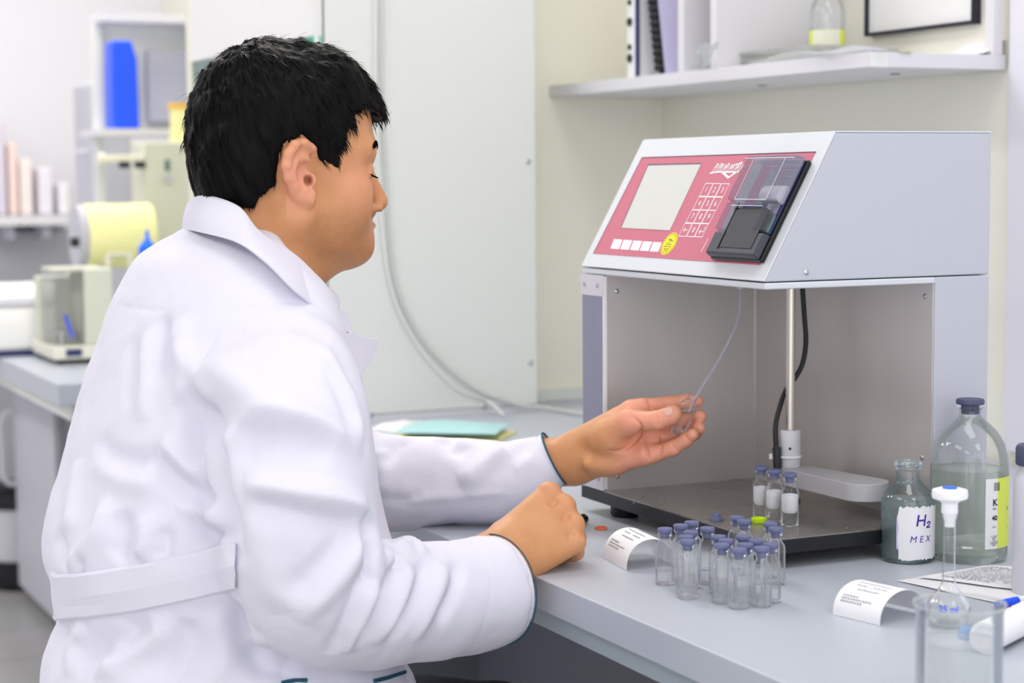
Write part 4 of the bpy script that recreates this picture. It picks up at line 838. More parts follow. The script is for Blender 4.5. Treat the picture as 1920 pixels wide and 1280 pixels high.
# ---------------------------------------------------------------- the person: modelled as blended volumes
class Vol:
    """A signed distance grid in world space; primitives are blended in, the surface is taken at zero."""
    def __init__(s, lo, hi, h):
        s.lo = np.array(lo, float); s.h = h; s.n = np.ceil((np.array(hi, float)-s.lo)/h).astype(int)+1
        s.D = np.full(s.n, 1.0, np.float32)
    def sub(s, lo, hi):
        a = np.clip(np.floor((np.array(lo)-s.lo)/s.h).astype(int), 0, s.n); b = np.clip(np.ceil((np.array(hi)-s.lo)/s.h).astype(int)+1, 0, s.n)
        return tuple(slice(i, j) for i, j in zip(a, b)), a, b
    def pts(s, a, b):
        g = [s.lo[i]+s.h*np.arange(a[i], b[i], dtype=np.float32) for i in range(3)]
        return np.stack(np.meshgrid(*g, indexing='ij'), -1).astype(np.float32)
    def comb(s, fn, lo, hi, k, op='u'):
        sl, a, b = s.sub(np.array(lo)-k-.012, np.array(hi)+k+.012)
        if (b <= a).any(): return s
        d = fn(s.pts(a, b)).astype(np.float32); D = s.D[sl]
        if op == 'u': t = np.clip(.5+.5*(D-d)/k, 0, 1); s.D[sl] = D*(1-t)+d*t-k*t*(1-t)
        else: t = np.clip(.5-.5*(D+d)/k, 0, 1); s.D[sl] = D*(1-t)+(-d)*t+k*t*(1-t)
        return s
    def caps(s, a, b, ra, rb=None, k=.006, op='u'):
        a, b = np.array(a, float), np.array(b, float); rb = ra if rb is None else rb; ab = b-a; L = float(ab@ab)+1e-12; R = max(ra, rb)
        def fn(p): q = p-a; t = np.clip((q@ab)/L, 0, 1); return np.linalg.norm(q-t[..., None]*ab, axis=-1)-(ra+(rb-ra)*t)
        return s.comb(fn, np.minimum(a, b)-R, np.maximum(a, b)+R, k, op)
    def chain(s, P, R, k=.006):
        for i in range(len(P)-1): s.caps(P[i], P[i+1], R[i], R[i+1], k)
        return s
    def ell(s, c, r, k=.01, fr=None, op='u'):
        """Ellipsoid; FR: 3 axis rows (default world axes)."""
        c = np.array(c, float); r = np.array(r, float); fr = np.eye(3) if fr is None else np.array(fr, float)
        def fn(p): q = (p-c)@fr.T; k0 = np.linalg.norm(q/r, axis=-1); k1 = np.linalg.norm(q/(r*r), axis=-1)+1e-9; return k0*(k0-1)/k1
        e = np.sqrt(((fr*r[:, None])**2).sum(0)); return s.comb(fn, c-e, c+e, k, op)
    def surf(s):
        D = s.D; n = np.array(D.shape); sg = D < 0
        c = np.zeros(tuple(n-1), bool); cnt = np.zeros(tuple(n-1), np.int8)
        for dx in (0, 1):
            for dy in (0, 1):
                for dz in (0, 1): cnt += sg[dx:n[0]-1+dx, dy:n[1]-1+dy, dz:n[2]-1+dz]
        act = (cnt > 0) & (cnt < 8); I = np.argwhere(act); idx = -np.ones(tuple(n-1), np.int64); idx[act] = np.arange(len(I))
        acc = np.zeros((len(I), 3)); w = np.zeros(len(I)); i, j, k = I.T
        C8 = [(a, b, c_) for a in (0, 1) for b in (0, 1) for c_ in (0, 1)]
        for p in C8:
            for ax in range(3):
                if p[ax]: continue
                q = list(p); q[ax] = 1; d0 = D[i+p[0], j+p[1], k+p[2]].astype(float); d1 = D[i+q[0], j+q[1], k+q[2]].astype(float)
                m = (d0 < 0) != (d1 < 0); t = np.where(m, d0/np.where(m, d0-d1, 1), 0); pt = np.tile(np.array(p, float), (len(I), 1)); pt[:, ax] = t
                acc[m] += pt[m]; w[m] += 1
        V = s.lo+s.h*(I+acc/w[:, None]); Fq = []
        for ax in range(3):
            o = [a for a in range(3) if a != ax]; sl0 = [slice(None)]*3; sl1 = [slice(None)]*3; sl0[ax] = slice(0, -1); sl1[ax] = slice(1, None)
            X = sg[tuple(sl0)] != sg[tuple(sl1)]; E = np.argwhere(X); m = np.ones(len(E), bool)
            for a in o: m &= (E[:, a] > 0) & (E[:, a] < n[a]-1)
            E = E[m]; q = []
            for da, db in ((1, 1), (0, 1), (0, 0), (1, 0)):
                e = E.copy(); e[:, o[0]] -= da; e[:, o[1]] -= db; q.append(idx[e[:, 0], e[:, 1], e[:, 2]])
            q = np.stack(q, 1); fl = sg[tuple(E.T)] ^ (ax == 1); q[~fl] = q[~fl][:, ::-1]; Fq.append(q)
        return V, np.concatenate(Fq)
def relax(V, Fq, it=3, lam=.5):
    E = np.concatenate([Fq[:, [0, 1]], Fq[:, [1, 2]], Fq[:, [2, 3]], Fq[:, [3, 0]]]); E = np.concatenate([E, E[:, ::-1]])
    cnt = np.bincount(E[:, 0], minlength=len(V)).astype(float)[:, None]; cnt[cnt == 0] = 1
    for _ in range(it):
        S = np.stack([np.bincount(E[:, 0], weights=V[E[:, 1], a], minlength=len(V)) for a in range(3)], 1); V = V+lam*(S/cnt-V)
    return V
def vnormals(V, Fq):
    a = V[Fq[:, 2]]-V[Fq[:, 0]]; b = V[Fq[:, 3]]-V[Fq[:, 1]]; n = np.cross(a, b); N = np.zeros_like(V)
    for c in range(4):
        for x in range(3): N[:, x] += np.bincount(Fq[:, c], weights=n[:, x], minlength=len(V))
    return N/(np.linalg.norm(N, axis=1, keepdims=True)+1e-12)
def vnoise(P, s, seed=0):
    """Smooth value noise on points."""
    r = np.random.RandomState(seed); T = r.rand(4096).astype(float); q = P/s; i = np.floor(q).astype(int); f = q-i; f = f*f*(3-2*f); o = 0
    for dx in (0, 1):
        for dy in (0, 1):
            for dz in (0, 1):
                hsh = ((i[:, 0]+dx)*73856093 ^ (i[:, 1]+dy)*19349663 ^ (i[:, 2]+dz)*83492791) & 4095
                o = o+T[hsh]*(f[:, 0] if dx else 1-f[:, 0])*(f[:, 1] if dy else 1-f[:, 1])*(f[:, 2] if dz else 1-f[:, 2])
    return o*2-1
def polydist(P, pts):
    d = np.full(len(P), 9.0); tt = np.zeros(len(P)); L = np.array([np.linalg.norm(np.array(b)-a) for a, b in zip(pts[:-1], pts[1:])]); cum = np.concatenate([[0], np.cumsum(L)])/L.sum()
    lo = np.min(pts, 0)-.08; hi = np.max(pts, 0)+.08; m = np.where(((P > lo) & (P < hi)).all(1))[0]; Q = P[m]
    for i, (a, b) in enumerate(zip(pts[:-1], pts[1:])):
        a = np.array(a); ab = np.array(b)-a; t = np.clip(((Q-a)@ab)/(ab@ab+1e-12), 0, 1); e = np.linalg.norm(Q-a-t[:, None]*ab, axis=1); k = e < d[m]
        d[m[k]] = e[k]; tt[m[k]] = (cum[i]+t*(cum[i+1]-cum[i]))[k]
    return d, tt
def strokes(V, Fq, S, dmin=0.0):
    """Sculpt: S holds (pixel polyline, height, width). Points are found where sight lines meet the surface."""
    from mathutils.bvhtree import BVHTree
    bv = BVHTree.FromPolygons([tuple(v) for v in V], [tuple(int(i) for i in f) for f in Fq]); N = vnormals(V, Fq); off = np.zeros(len(V))
    for pts, amp, wd in S:
        P = []
        for p in spline([np.array([x, y, 0.]) for x, y in pts], 5):
            d = ray(p[0], p[1]); hit = bv.ray_cast(Vector(CAM), Vector(d).normalized())
            if hit[0] is not None and (not P or np.linalg.norm(np.array(hit[0])-P[-1]) < .09): P.append(np.array(hit[0]))
        if len(P) < 2: continue
        d, t = polydist(V, P); env = np.clip(np.minimum(t, 1-t)*5, 0, 1)**.7
        off += amp*env*np.exp(-(d/wd)**2)
    return V+N*off[:, None]
def body_mesh(name, parts, m, parent, org, cols=None):
    Vs, Fs, n = [], [], 0
    for V, Fq in parts: Vs.append(V); Fs.append(Fq+n); n += len(V)
    V = np.concatenate(Vs); Fq = np.concatenate(Fs); me = bpy.data.meshes.new(name)
    me.vertices.add(len(V)); me.vertices.foreach_set('co', (V-np.array(org, float)).astype(np.float32).ravel())
    me.loops.add(Fq.size); me.loops.foreach_set('vertex_index', Fq.astype(np.int32).ravel()); me.polygons.add(len(Fq))
    me.polygons.foreach_set('loop_start', np.arange(0, Fq.size, 4, dtype=np.int32)); me.polygons.foreach_set('loop_total', np.full(len(Fq), 4, np.int32))
    me.update(); me.validate(); me.shade_smooth(); me.materials.append(m)
    if cols is not None:
        a = me.color_attributes.new('tone', 'FLOAT_COLOR', 'POINT'); a.data.foreach_set('color', np.concatenate([cols, np.ones((len(V), 1))], 1).astype(np.float32).ravel())
    o = bpy.data.objects.new(name, me); COL.objects.link(o)
    if parent is not None: o.parent = parent
    else: o.location = [float(v) for v in org]
    return o, V, Fq
def skin_material():
    m = mat('skin', (214, 158, 118), .46, bump=.10, bscale=900, sub=.08); nt = m.node_tree; b = nt.nodes['Principled BSDF']
    at = nt.nodes.new('ShaderNodeAttribute'); at.attribute_name = 'tone'; n = nt.nodes.new('ShaderNodeTexNoise'); n.inputs['Scale'].default_value = 38; n.inputs['Detail'].default_value = 6
    tc = nt.nodes.new('ShaderNodeTexCoord'); nt.links.new(tc.outputs['Object'], n.inputs['Vector'])
    sp = nt.nodes.new('ShaderNodeSeparateColor'); nt.links.new(at.outputs['Color'], sp.inputs[0])
    def mixc(fac, a, bcol):
        x = nt.nodes.new('ShaderNodeMix'); x.data_type = 'RGBA'; nt.links.new(fac, x.inputs[0])
        if isinstance(a, tuple): x.inputs[6].default_value = (*lin(a), 1)
        else: nt.links.new(a, x.inputs[6])
        x.inputs[7].default_value = (*lin(bcol), 1); return x.outputs[2]
    c0 = mixc(n.outputs['Fac'], (214, 159, 110), (198, 134, 88))
    c1 = mixc(sp.outputs[0], c0, (236, 162, 136)); c2 = mixc(sp.outputs[1], c1, (160, 112, 72)); c3 = mixc(sp.outputs[2], c2, (90, 40, 30))
    nt.links.new(c3, b.inputs['Base Color']); return m
M['skin'] = skin_material()
M['hair'] = mat('black_hair', (8, 7, 8), .50, noise=.5, nscale=60, bump=.6, bscale=220, stretch=(1, 1, .25), spec=.12)
M['cloth'] = mat('white_cotton', (228, 227, 240), .88, bump=.25, bscale=700, spec=.15)
M['trim'] = mat('teal_trim', (24, 84, 104), .7)
M['trouser'] = mat('dark_trousers', (44, 46, 56), .85)
M['shoe'] = mat('black_shoe', (26, 26, 28), .4)
M['eye'] = mat('eye_white', (226, 216, 208), .15); M['iris'] = mat('dark_iris', (30, 20, 14), .1)
M['nail'] = mat('nail', (226, 178, 164), .25)
# ---- frames
HX = dep(540, 300, 2.12); ha = math.radians(0.5)
Fh = np.array([math.cos(ha), math.sin(ha), 0]); Lh = np.array([-math.sin(ha), math.cos(ha), 0]); Uh = np.array([0, 0, 1.0]); HF = np.array([Fh, Lh, Uh])
def hp(x, y, z): return HX+Fh*x+Lh*y+Uh*z
def hs(px, py, y):                                   # head coordinates of a profile point seen at (px, py) when its side offset is y
    P = HX+Lh*y; d = ray(px, py); t = ((P-CAM)@Lh)/(d@Lh); q = CAM+d*t-HX; return float(q@Fh), y, float(q@Uh)
ba = math.radians(10); Ab = np.array([math.cos(ba), math.sin(ba), 0]); Lb = np.array([-math.sin(ba), math.cos(ba), 0])
man_org = dep(430, 1280, 2.08); man_org[2] = 0
man = thing('person', 'dark haired person in a white lab coat seated at the bench filling a vial', 'person', man_org)
# ---- head and neck
hd_ = Vol(HX+(-.17, -.13, -.30), HX+(.16, .13, .16), .0017)
E_ = lambda c, r, k=.012, op='u': hd_.ell(hp(*c), r, k, HF, op)
K_ = lambda a, b, ra, rb=None, k=.008, op='u': hd_.caps(hp(*a), hp(*b), ra, rb, k, op)
E_((-.014, 0, .030), (.089, .073, .088)); E_((.022, 0, .035), (.075, .068, .078), .02)
E_((.030, 0, -.020), (.066, .064, .085), .02)
E_((.036, 0, -.075), (.054, .053, .042), .02)
for s in (-1, 1):
    K_((-.012, s*.050, -.060), (.074, s*.014, -.096), .022, .019, .018)
    K_((-.020, s*.058, -.010), (-.012, s*.053, -.060), .018, .022, .018)
    E_((.052, s*.036, -.048), (.030, .026, .036), .018)                     # cheek
    E_((.052, s*.038, -.034), (.025, .022, .016), .014)                     # cheek bone
    K_((.086, s*.012, .012), (.074, s*.044, .012), .0125, .011, .014)       # brow ridge
E_((.078, 0, -.101), (.0185, .021, .0165), .014)                             # chin
E_((.074, 0, -.078), (.021, .030, .024), .012)                               # mouth mound
K_((.056, 0, -.103), (-.01, 0, -.125), .020, .046, .02)                      # under chin
K_((-.022, 0, -.04), (-.042, 0, -.14), .058, .062, .02); K_((-.042, 0, -.14), (-.060, 0, -.25), .062, .070, .02)
K_((-.055, 0, .0), (-.052, 0, -.14), .040, .042, .02)
for s in (-1, 1): E_((.096, s*.036, -.013), (.0175, .0175, .0105), .007, 's')   # sockets
K_((.091, 0, -.008), (.1085, 0, -.046), .0078, .0098, .007); E_((.1075, 0, -.049), (.0098, .0100, .0090), .005)
for s in (-1, 1): E_((.0985, s*.0118, -.0555), (.0100, .0070, .0068), .004)
K_((.100, 0, -.060), (.094, 0, -.068), .0045, .005, .004)
E_((.0915, 0, -.0745), (.0105, .0205, .0052), .003); E_((.0870, 0, -.0860), (.0105, .0185, .0060), .003)
K_((.104, -.010, -.0795), (.080, -.030, -.0815), .0012, .0010, .0022, 's'); K_((.104, .010, -.0795), (.080, .030, -.0815), .0012, .0010, .0022, 's')
K_((.104, -.010, -.0795), (.104, .010, -.0795), .0035, .0035, .0025, 's')
NS = hs(706, 398, -.0125)
for s in (-1, 1): E_((NS[0], s*.0125, NS[2]), (.0048, .0040, .0034), .0018, 's')   # nostrils
for s in (-1, 1):                                                            # eyeballs and lids
    E_((.0760, s*.033, -.0120), (.0132, .0145, .0118), .003)
    K_((.0890, s*.023, -.0125), (.0800, s*.047, -.0160), .0022, .0020, .003)
# ears
def ear(s):
    yb = -.066
    def q(px, py, y): x, _, z = hs(px, py, y); return (x, -y*s*-1 if False else (y if s < 0 else -y), z)
    out = [q(590, 292, -.068), q(585, 277, -.075), q(570, 270, -.082), q(553, 273, -.087), q(541, 289, -.089), q(537, 310, -.089), q(541, 333, -.086), q(551, 354, -.081), q(563, 370, -.076), q(574, 376, -.072), q(582, 365, -.070)]
    P_ = [hp(*p) for p in out]; hd_.chain(P_, [.0045, .0050, .0055, .0058, .0056, .0054, .0052, .0055, .0075, .0085, .0065], .0035)
    a = [q(560, 285, -.079), q(545, 312, -.081), q(556, 345, -.076), q(568, 368, -.073)]
    for p, r in zip(a, ((.012, .0055, .014), (.010, .0055, .018), (.011, .006, .016), (.010, .006, .012))): hd_.ell(hp(*p), r, .006, HF)
    hd_.chain([hp(*q(578, 300, -.079)), hp(*q(560, 292, -.086)), hp(*q(548, 318, -.087)), hp(*q(556, 348, -.084)), hp(*q(572, 356, -.078))], [.0025, .0032, .0032, .0035, .0035], .003)
    hd_.ell(hp(*q(583, 338, -.074)), (.0065, .005, .008), .005, HF)           # tragus
    hd_.ell(hp(*q(571, 328, -.085)), (.0085, .0085, .0135), .004, HF, 's')   # bowl
    hd_.ell(hp(*q(579, 338, -.079)), (.0045, .009, .0065), .003, HF, 's')
    hd_.ell(hp(*q(569, 290, -.090)), (.007, .0045, .010), .003, HF, 's')
ear(-1); ear(1)
Vh, Fhq = hd_.surf(); Vh = relax(Vh, Fhq, 2, .4)
# ---- hands
J = lambda *a: dep(*a)
hl = Vol(J(1140, 830, 2.36)+(-.16, -.15, -.11), J(1140, 830, 2.36)+(.21, .20, .11), .00125)
k_ = .010
hl.chain([J(930, 893, 2.42), J(1010, 868, 2.410), J(1078, 856, 2.398)], [.030, .029, .028], k_)
hl.chain([J(1010, 872, 2.408), J(1072, 872, 2.396)], [.028, .026], k_)
hl.caps(J(1085, 838, 2.392), J(1185, 772, 2.350), .0235, .0150, k_)      # index metacarpal
hl.caps(J(1090, 848, 2.392), J(1205, 798, 2.352), .0235, .0150, k_)
hl.caps(J(1090, 862, 2.392), J(1212, 826, 2.350), .0230, .0145, k_)
hl.caps(J(1086, 872, 2.391), J(1212, 852, 2.338), .0190, .0135, .014)      # little
hl.ell(J(1142, 822, 2.352), (.027, .024, .023), .012)                    # thenar mound
hl.ell(J(1140, 868, 2.362), (.034, .018, .0145), .012)
fk = .0045
hl.chain([J(1185, 770, 2.350), J(1203, 765, 2.348), J(1256, 758, 2.352), J(1290, 752, 2.343), J(1307, 752, 2.331)], [.0135, .0118, .0102, .0088, .0078], fk)
hl.chain([J(1205, 795, 2.352), J(1218, 790, 2.352), J(1272, 788, 2.362), J(1304, 784, 2.349), J(1313, 780, 2.333)], [.0135, .0118, .0104, .0092, .0082], fk)
hl.chain([J(1210, 822, 2.348), J(1224, 820, 2.348), J(1276, 822, 2.352), J(1302, 811, 2.340), J(1311, 802, 2.326)], [.0130, .0112, .0098, .0088, .0078], fk)
hl.chain([J(1212, 850, 2.336), J(1226, 850, 2.332), J(1262, 840, 2.322), J(1286, 825, 2.312), J(1299, 814, 2.303)], [.0125, .0105, .0092, .0082, .0072], fk)
hl.chain([J(1140, 812, 2.345), J(1180, 790, 2.325), J(1232, 788, 2.306), J(1258, 778, 2.304), J(1265, 774, 2.304)], [.0190, .0150, .0108, .0100, .0082], .008)
Vl, Flq = hl.surf(); Vl = relax(Vl, Flq, 2, .4)
hr = Vol(J(1000, 1020, 2.15)+(-.19, -.12, -.10), J(1000, 1020, 2.15)+(.12, .13, .10), .00125)
hr.chain([J(820, 1112, 2.03), J(885, 1080, 2.075), J(940, 1046, 2.108)], [.034, .031, .027], k_)
hr.caps(J(900, 1052, 2.085), J(945, 1022, 2.118), .027, .024, k_); hr.caps(J(900, 1092, 2.075), J(952, 1068, 2.100), .026, .023, k_)
Kn = [(1028, 926, 2.152), (1056, 950, 2.148), (1073, 984, 2.138), (1076, 1018, 2.128)]
Wr = [(955, 1006, 2.125), (960, 1026, 2.115), (962, 1045, 2.105), (966, 1066, 2.105)]
Pp = [(1044, 948, 2.188), (1070, 976, 2.184), (1080, 1007, 2.170), (1078, 1034, 2.154)]
Mm = [(1012, 968, 2.200), (1036, 998, 2.196), (1048, 1022, 2.184), (1046, 1042, 2.168)]
Tt = [(1000, 955, 2.176), (1018, 988, 2.172), (1030, 1012, 2.162), (1030, 1036, 2.152)]
for i in range(4):
    hr.caps(J(*Wr[i]), J(*Kn[i]), .0215, (.0130, .0135, .0130, .0120)[i], .011)
    r = (.0112, .0116, .0110, .0098)[i]
    hr.chain([J(*Kn[i]), J(*Pp[i]), J(*Mm[i]), J(*Tt[i])], [r+.0014, r+.0004, r-.0005, r-.0015], .0040)
    hr.ell(J(*Kn[i])+np.array([.001, -.003, .002]), (.0105, .0105, .0105), .006)
hr.chain([J(968, 1000, 2.135), J(990, 978, 2.172), J(1016, 968, 2.212), J(1034, 980, 2.214)], [.019, .0135, .0110, .0090], .008)
Vr, Frq = hr.surf(); Vr = relax(Vr, Frq, 2, .4)
# skin creases of the open hand, knuckle dips of the fist, face lines
Vl = strokes(Vl, Flq, [(p, a*1.5, w) for p, a, w in [([(1137, 843), (1160, 846), (1185, 832), (1203, 808), (1196, 790), (1180, 778)], -.0022, .0022), ([(1206, 812), (1210, 830), (1217, 862)], -.0020, .0017), ([(1240, 812), (1240, 840), (1238, 860)], -.0018, .0016),
    ([(1232, 775), (1235, 800)], -.0009, .0016), ([(1226, 775), (1228, 798)], -.0007, .0014), ([(1215, 748), (1222, 770)], -.0013, .0018), ([(1246, 748), (1250, 766)], -.0010, .0016), ([(1258, 830), (1270, 848)], -.0010, .0014), ([(1282, 815), (1294, 828)], -.0009, .0012),
    ([(1208, 819), (1240, 817)], -.0008, .0015), ([(1155, 870), (1170, 855)], -.0008, .003)]])
Vr = strokes(Vr, Frq, [([(1044, 934), (1032, 950)], -.0022, .0045), ([(1067, 963), (1055, 978)], -.0022, .0045), ([(1078, 1000), (1064, 1008)], -.0018, .0042), ([(1083, 990), (1091, 1000), (1086, 1030)], -.0006, .002)])
# ---- torso, arms and legs under the clothes
tb = Vol(np.array([.10, 1.55, .02]), np.array([1.25, 2.55, 1.32]), .008)
hipc = dep(430, 1290, 2.08); chc = dep(440, 760, 2.09); nb = hp(-.07, 0, -.20)
BF = np.array([Ab, Lb, [0, 0, 1.]])
tb.caps(hp(-.04, 0, -.13), nb, .050, .052, .02); tb.ell(chc+(0, 0, -.03), (.105, .150, .17), .05, BF); tb.ell(hipc+(0, 0, .02), (.12, .16, .12), .05, BF); tb.caps(chc, hipc, .11, .12, .05)
SHn = J(528, 730, 1.975); SHf = J(410, 700, 2.27)
tb.caps(nb-(0, 0, .03), SHn, .035, .040, .02); tb.caps(nb-(0, 0, .03), SHf, .035, .040, .02)
tb.chain([SHn, J(548, 880, 1.89), J(600, 1105, 1.895), J(760, 1125, 1.985), J(860, 1090, 2.06)], [.048, .048, .042, .038, .033], .02)
tb.chain([SHf, J(535, 800, 2.38), J(655, 895, 2.44), J(850, 895, 2.42), J(950, 893, 2.418)], [.056, .048, .040, .032, .026], .02)
LG_ = []
for s in (-1, 1):
    h = hipc+Lb*s*.09+(0, 0, -.060); kn = h+Ab*.44+Lb*s*.03+(0, 0, -.03); kn[2] = .50; an = np.array([kn[0]+.02, kn[1], .10]); LG_.append((h, kn, an))
    tb.chain([h, kn, an], [.078, .055, .042], .03); tb.chain([an, an+Ab*.12+(0, 0, -.05)], [.038, .028], .02)
Vt, Ftq = tb.surf(); Vt = relax(Vt, Ftq, 3, .5)
V_all = np.concatenate([Vh, Vl, Vr, Vt]); cols = np.zeros((len(V_all), 3)); nh, nl, nr = len(Vh), len(Vl), len(Vr)
q = (V_all[:nh]-HX)@HF.T
cols[:nh, 0] = .35*np.exp(-((q[:, 0]-.06)**2+(q[:, 2]+.03)**2)/.0012)+.75*np.exp(-((q[:, 2]-hs(560, 330, -.085)[2])**2)/.0016)*(np.abs(q[:, 1]) > .073)+.8*np.exp(-((q[:, 0]-.092)**2+(q[:, 2]+.080)**2)/.00012)
beard = np.clip((-.045-q[:, 2])/.02, 0, 1)*np.clip((q[:, 0]+.01)/.03, 0, 1)*np.clip((q[:, 2]+.125)/.02, 0, 1)
cols[:nh, 1] = .55*beard*(.75+.25*vnoise(V_all[:nh], .004, 2))+.35*np.clip((-.10-q[:, 2])/.05, 0, 1)
dn = np.linalg.norm(q-np.array(NS), axis=1); cols[:nh, 2] = np.clip(1.6-dn/.0040, 0, 1)  # shade inside the nostril put into the skin tone
dn = np.linalg.norm(q-np.array(hs(578, 338, -.074)), axis=1); cols[:nh, 2] = np.maximum(cols[:nh, 2], np.clip(1.0-dn/.008, 0, .7))  # shade of the ear hole painted into the tone too
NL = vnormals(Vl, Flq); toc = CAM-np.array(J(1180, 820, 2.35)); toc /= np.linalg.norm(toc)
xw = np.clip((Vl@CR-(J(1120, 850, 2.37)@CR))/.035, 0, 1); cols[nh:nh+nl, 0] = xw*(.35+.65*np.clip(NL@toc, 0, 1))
tips = [J(1307, 752, 2.331), J(1313, 780, 2.333), J(1311, 802, 2.326)]
for tpt in tips: cols[nh:nh+nl, 0] = np.maximum(cols[nh:nh+nl, 0], 1.3*np.exp(-(np.linalg.norm(Vl-tpt, axis=1)/.014)**2))
for kk in Kn+Pp: cols[nh+nl:nh+nl+nr, 0] = np.maximum(cols[nh+nl:nh+nl+nr, 0], .55*np.exp(-(np.linalg.norm(Vr-J(*kk), axis=1)/.013)**2))
body, _, _ = body_mesh('body', [(Vh, Fhq), (Vl, Flq), (Vr, Frq), (Vt, Ftq)], M['skin'], man, man_org, np.clip(cols, 0, 1))
from mathutils.bvhtree import BVHTree
hbv = BVHTree.FromPolygons([tuple(v) for v in Vh], [tuple(int(i) for i in f) for f in Fhq])
for s in (-1, 1):
    e = MB().lathe([(0, -.0128), (.006, -.0112), (.0105, -.0070), (.0125, 0), (.0105, .0072), (.0060, .0110), (0, .0127)], hp(.0752, s*.0325, -.0135), 24, Fh*.93+Lh*s*.05-Uh*.30).build('eye', M['eye'], body, man_org)
    MB().lathe([(.0062, .0108), (.0050, .0121), (0, .0131)], hp(.0752, s*.0325, -.0135), 20, Fh*.93+Lh*s*.05-Uh*.30).build('iris', M['iris'], body, man_org)
    def on_face(y, z, lift=.0004):
        h = hbv.ray_cast(Vector(hp(.2, y, z)), Vector(-Fh)); return np.array(h[0])+np.array(h[1])*lift, np.array(h[1])
    mb = MB(); rs = np.random.RandomState(5)
    for k in range(330):
        u = rs.rand(); y = s*(.013+.040*u); z = .0135+.0050*math.sin(2.4*u+.3)+.0075*(rs.rand()-.5)*(1-.55*u); a, n = on_face(y, z)
        d = Lh*s*.8+Uh*(.45-1.1*u)-Fh*.25*u; d = d-n*(d@n); d /= np.linalg.norm(d); w_ = np.cross(n, d)*.0006
        mb.add([a-w_, a+w_, a+d*.0065+n*.0008], [(0, 1, 2)]); mb.add([a-n*.0006, a+n*.0011, a+d*.0060+n*.0006], [(0, 1, 2)])
    mb.build('eyebrow', M['hair'], body, man_org, sharp=0)
    mb = MB(); lid = [on_face(s*y, z, .0003)[0] for y, z in ((.0225, -.0165), (.029, -.0176), (.036, -.0180), (.043, -.0176), (.0485, -.0165))]
    mb.tube(lid, [.0006, .0011, .0013, .0012, .0005], 6, 5); S_ = spline(lid, 8)
    for p in S_[2:-2]:
        for q_ in range(2):
            d = Fh*(.8+.2*rs.rand())+Lh*s*(.35+.4*rs.rand())-Uh*(.55+.25*rs.rand()); d /= np.linalg.norm(d)
            mb.add([p-Uh*.0003, p+Uh*.0003, p+d*.0085+Uh*.0015], [(0, 1, 2)]); mb.add([p-Lh*.0003, p+Lh*.0003, p+d*.0085+Uh*.0015], [(0, 1, 2)])
    mb.build('eyelashes', M['hair'], body, man_org, sharp=0)
# ---- hair: a cap volume cut along the hairline
hv = Vol(HX+(-.16, -.12, -.10), HX+(.14, .12, .17), .0017)
G_ = lambda c, r, k=.015: hv.ell(hp(*c), r, k, HF)
G_((-.017, 0, .039), (.097, .080, .095)); G_((.030, 0, .050), (.076, .072, .078), .02); G_((-.050, 0, -.008), (.059, .070, .078), .02)
hv.caps(hp(.050, 0, .082), hp(.092, 0, .055), .030, .022, .015)
for s in (-1, 1): hv.caps(hp(.040, s*.030, .080), hp(.080, s*.025, .056), .030, .021, .015)
for s in (-1, 1): hv.ell(hp(.014, s*.046, .004), (.054, .0265, .050), .012, HF)
line = [(740, 232), (708, 229), (697, 212), (682, 200), (668, 199), (667, 215), (674, 238), (655, 243), (641, 256), (640, 285), (636, 318), (618, 314), (606, 300), (594, 280), (585, 262), (560, 254), (540, 262), (524, 285), (520, 312), (520, 340), (505, 352), (488, 372), (474, 388), (458, 386), (430, 384), (330, 366), (330, 20), (740, 20)]
yl_ = [0, -.004, -.014, -.030, -.048, -.056, -.060, -.064, -.067, -.069, -.070, -.071, -.071, -.072, -.074, -.076, -.076, -.074, -.072, -.068, -.062, -.056, -.048, -.040, -.02, 0, 0, 0]
poly = np.array([hs(x, y, yy)[::2] for (x, y), yy in zip(line, yl_)])
def cut(p):
    q = (p-HX)@HF.T; x, z = q[..., 0], q[..., 2]; d = np.full(x.shape, 9., np.float32); ins = np.zeros(x.shape, bool); n = len(poly)
    for i in range(n):
        a, b = poly[i], poly[(i+1) % n]; e = b-a; t = np.clip(((x-a[0])*e[0]+(z-a[1])*e[1])/(e@e), 0, 1); d = np.minimum(d, np.hypot(x-a[0]-t*e[0], z-a[1]-t*e[1]))
        c = (a[1] > z) != (b[1] > z); ins ^= c & (x < (b[0]-a[0])*(z-a[1])/(b[1]-a[1]+1e-12)+a[0])
    return np.where(ins, d, -d)
sl, a, b = hv.sub(hv.lo, hv.lo+hv.h*hv.n); P_ = hv.pts(a, b); cd_ = cut(P_); hv.D[sl] = np.maximum(hv.D[sl], -cd_*.9)
shn = P_.shape[:3]; pf_ = P_.reshape(-1, 3)
near = np.abs(hv.D.reshape(-1)) < .02; ns = np.zeros(len(pf_)); qq = (pf_[near]-HX)@HF.T
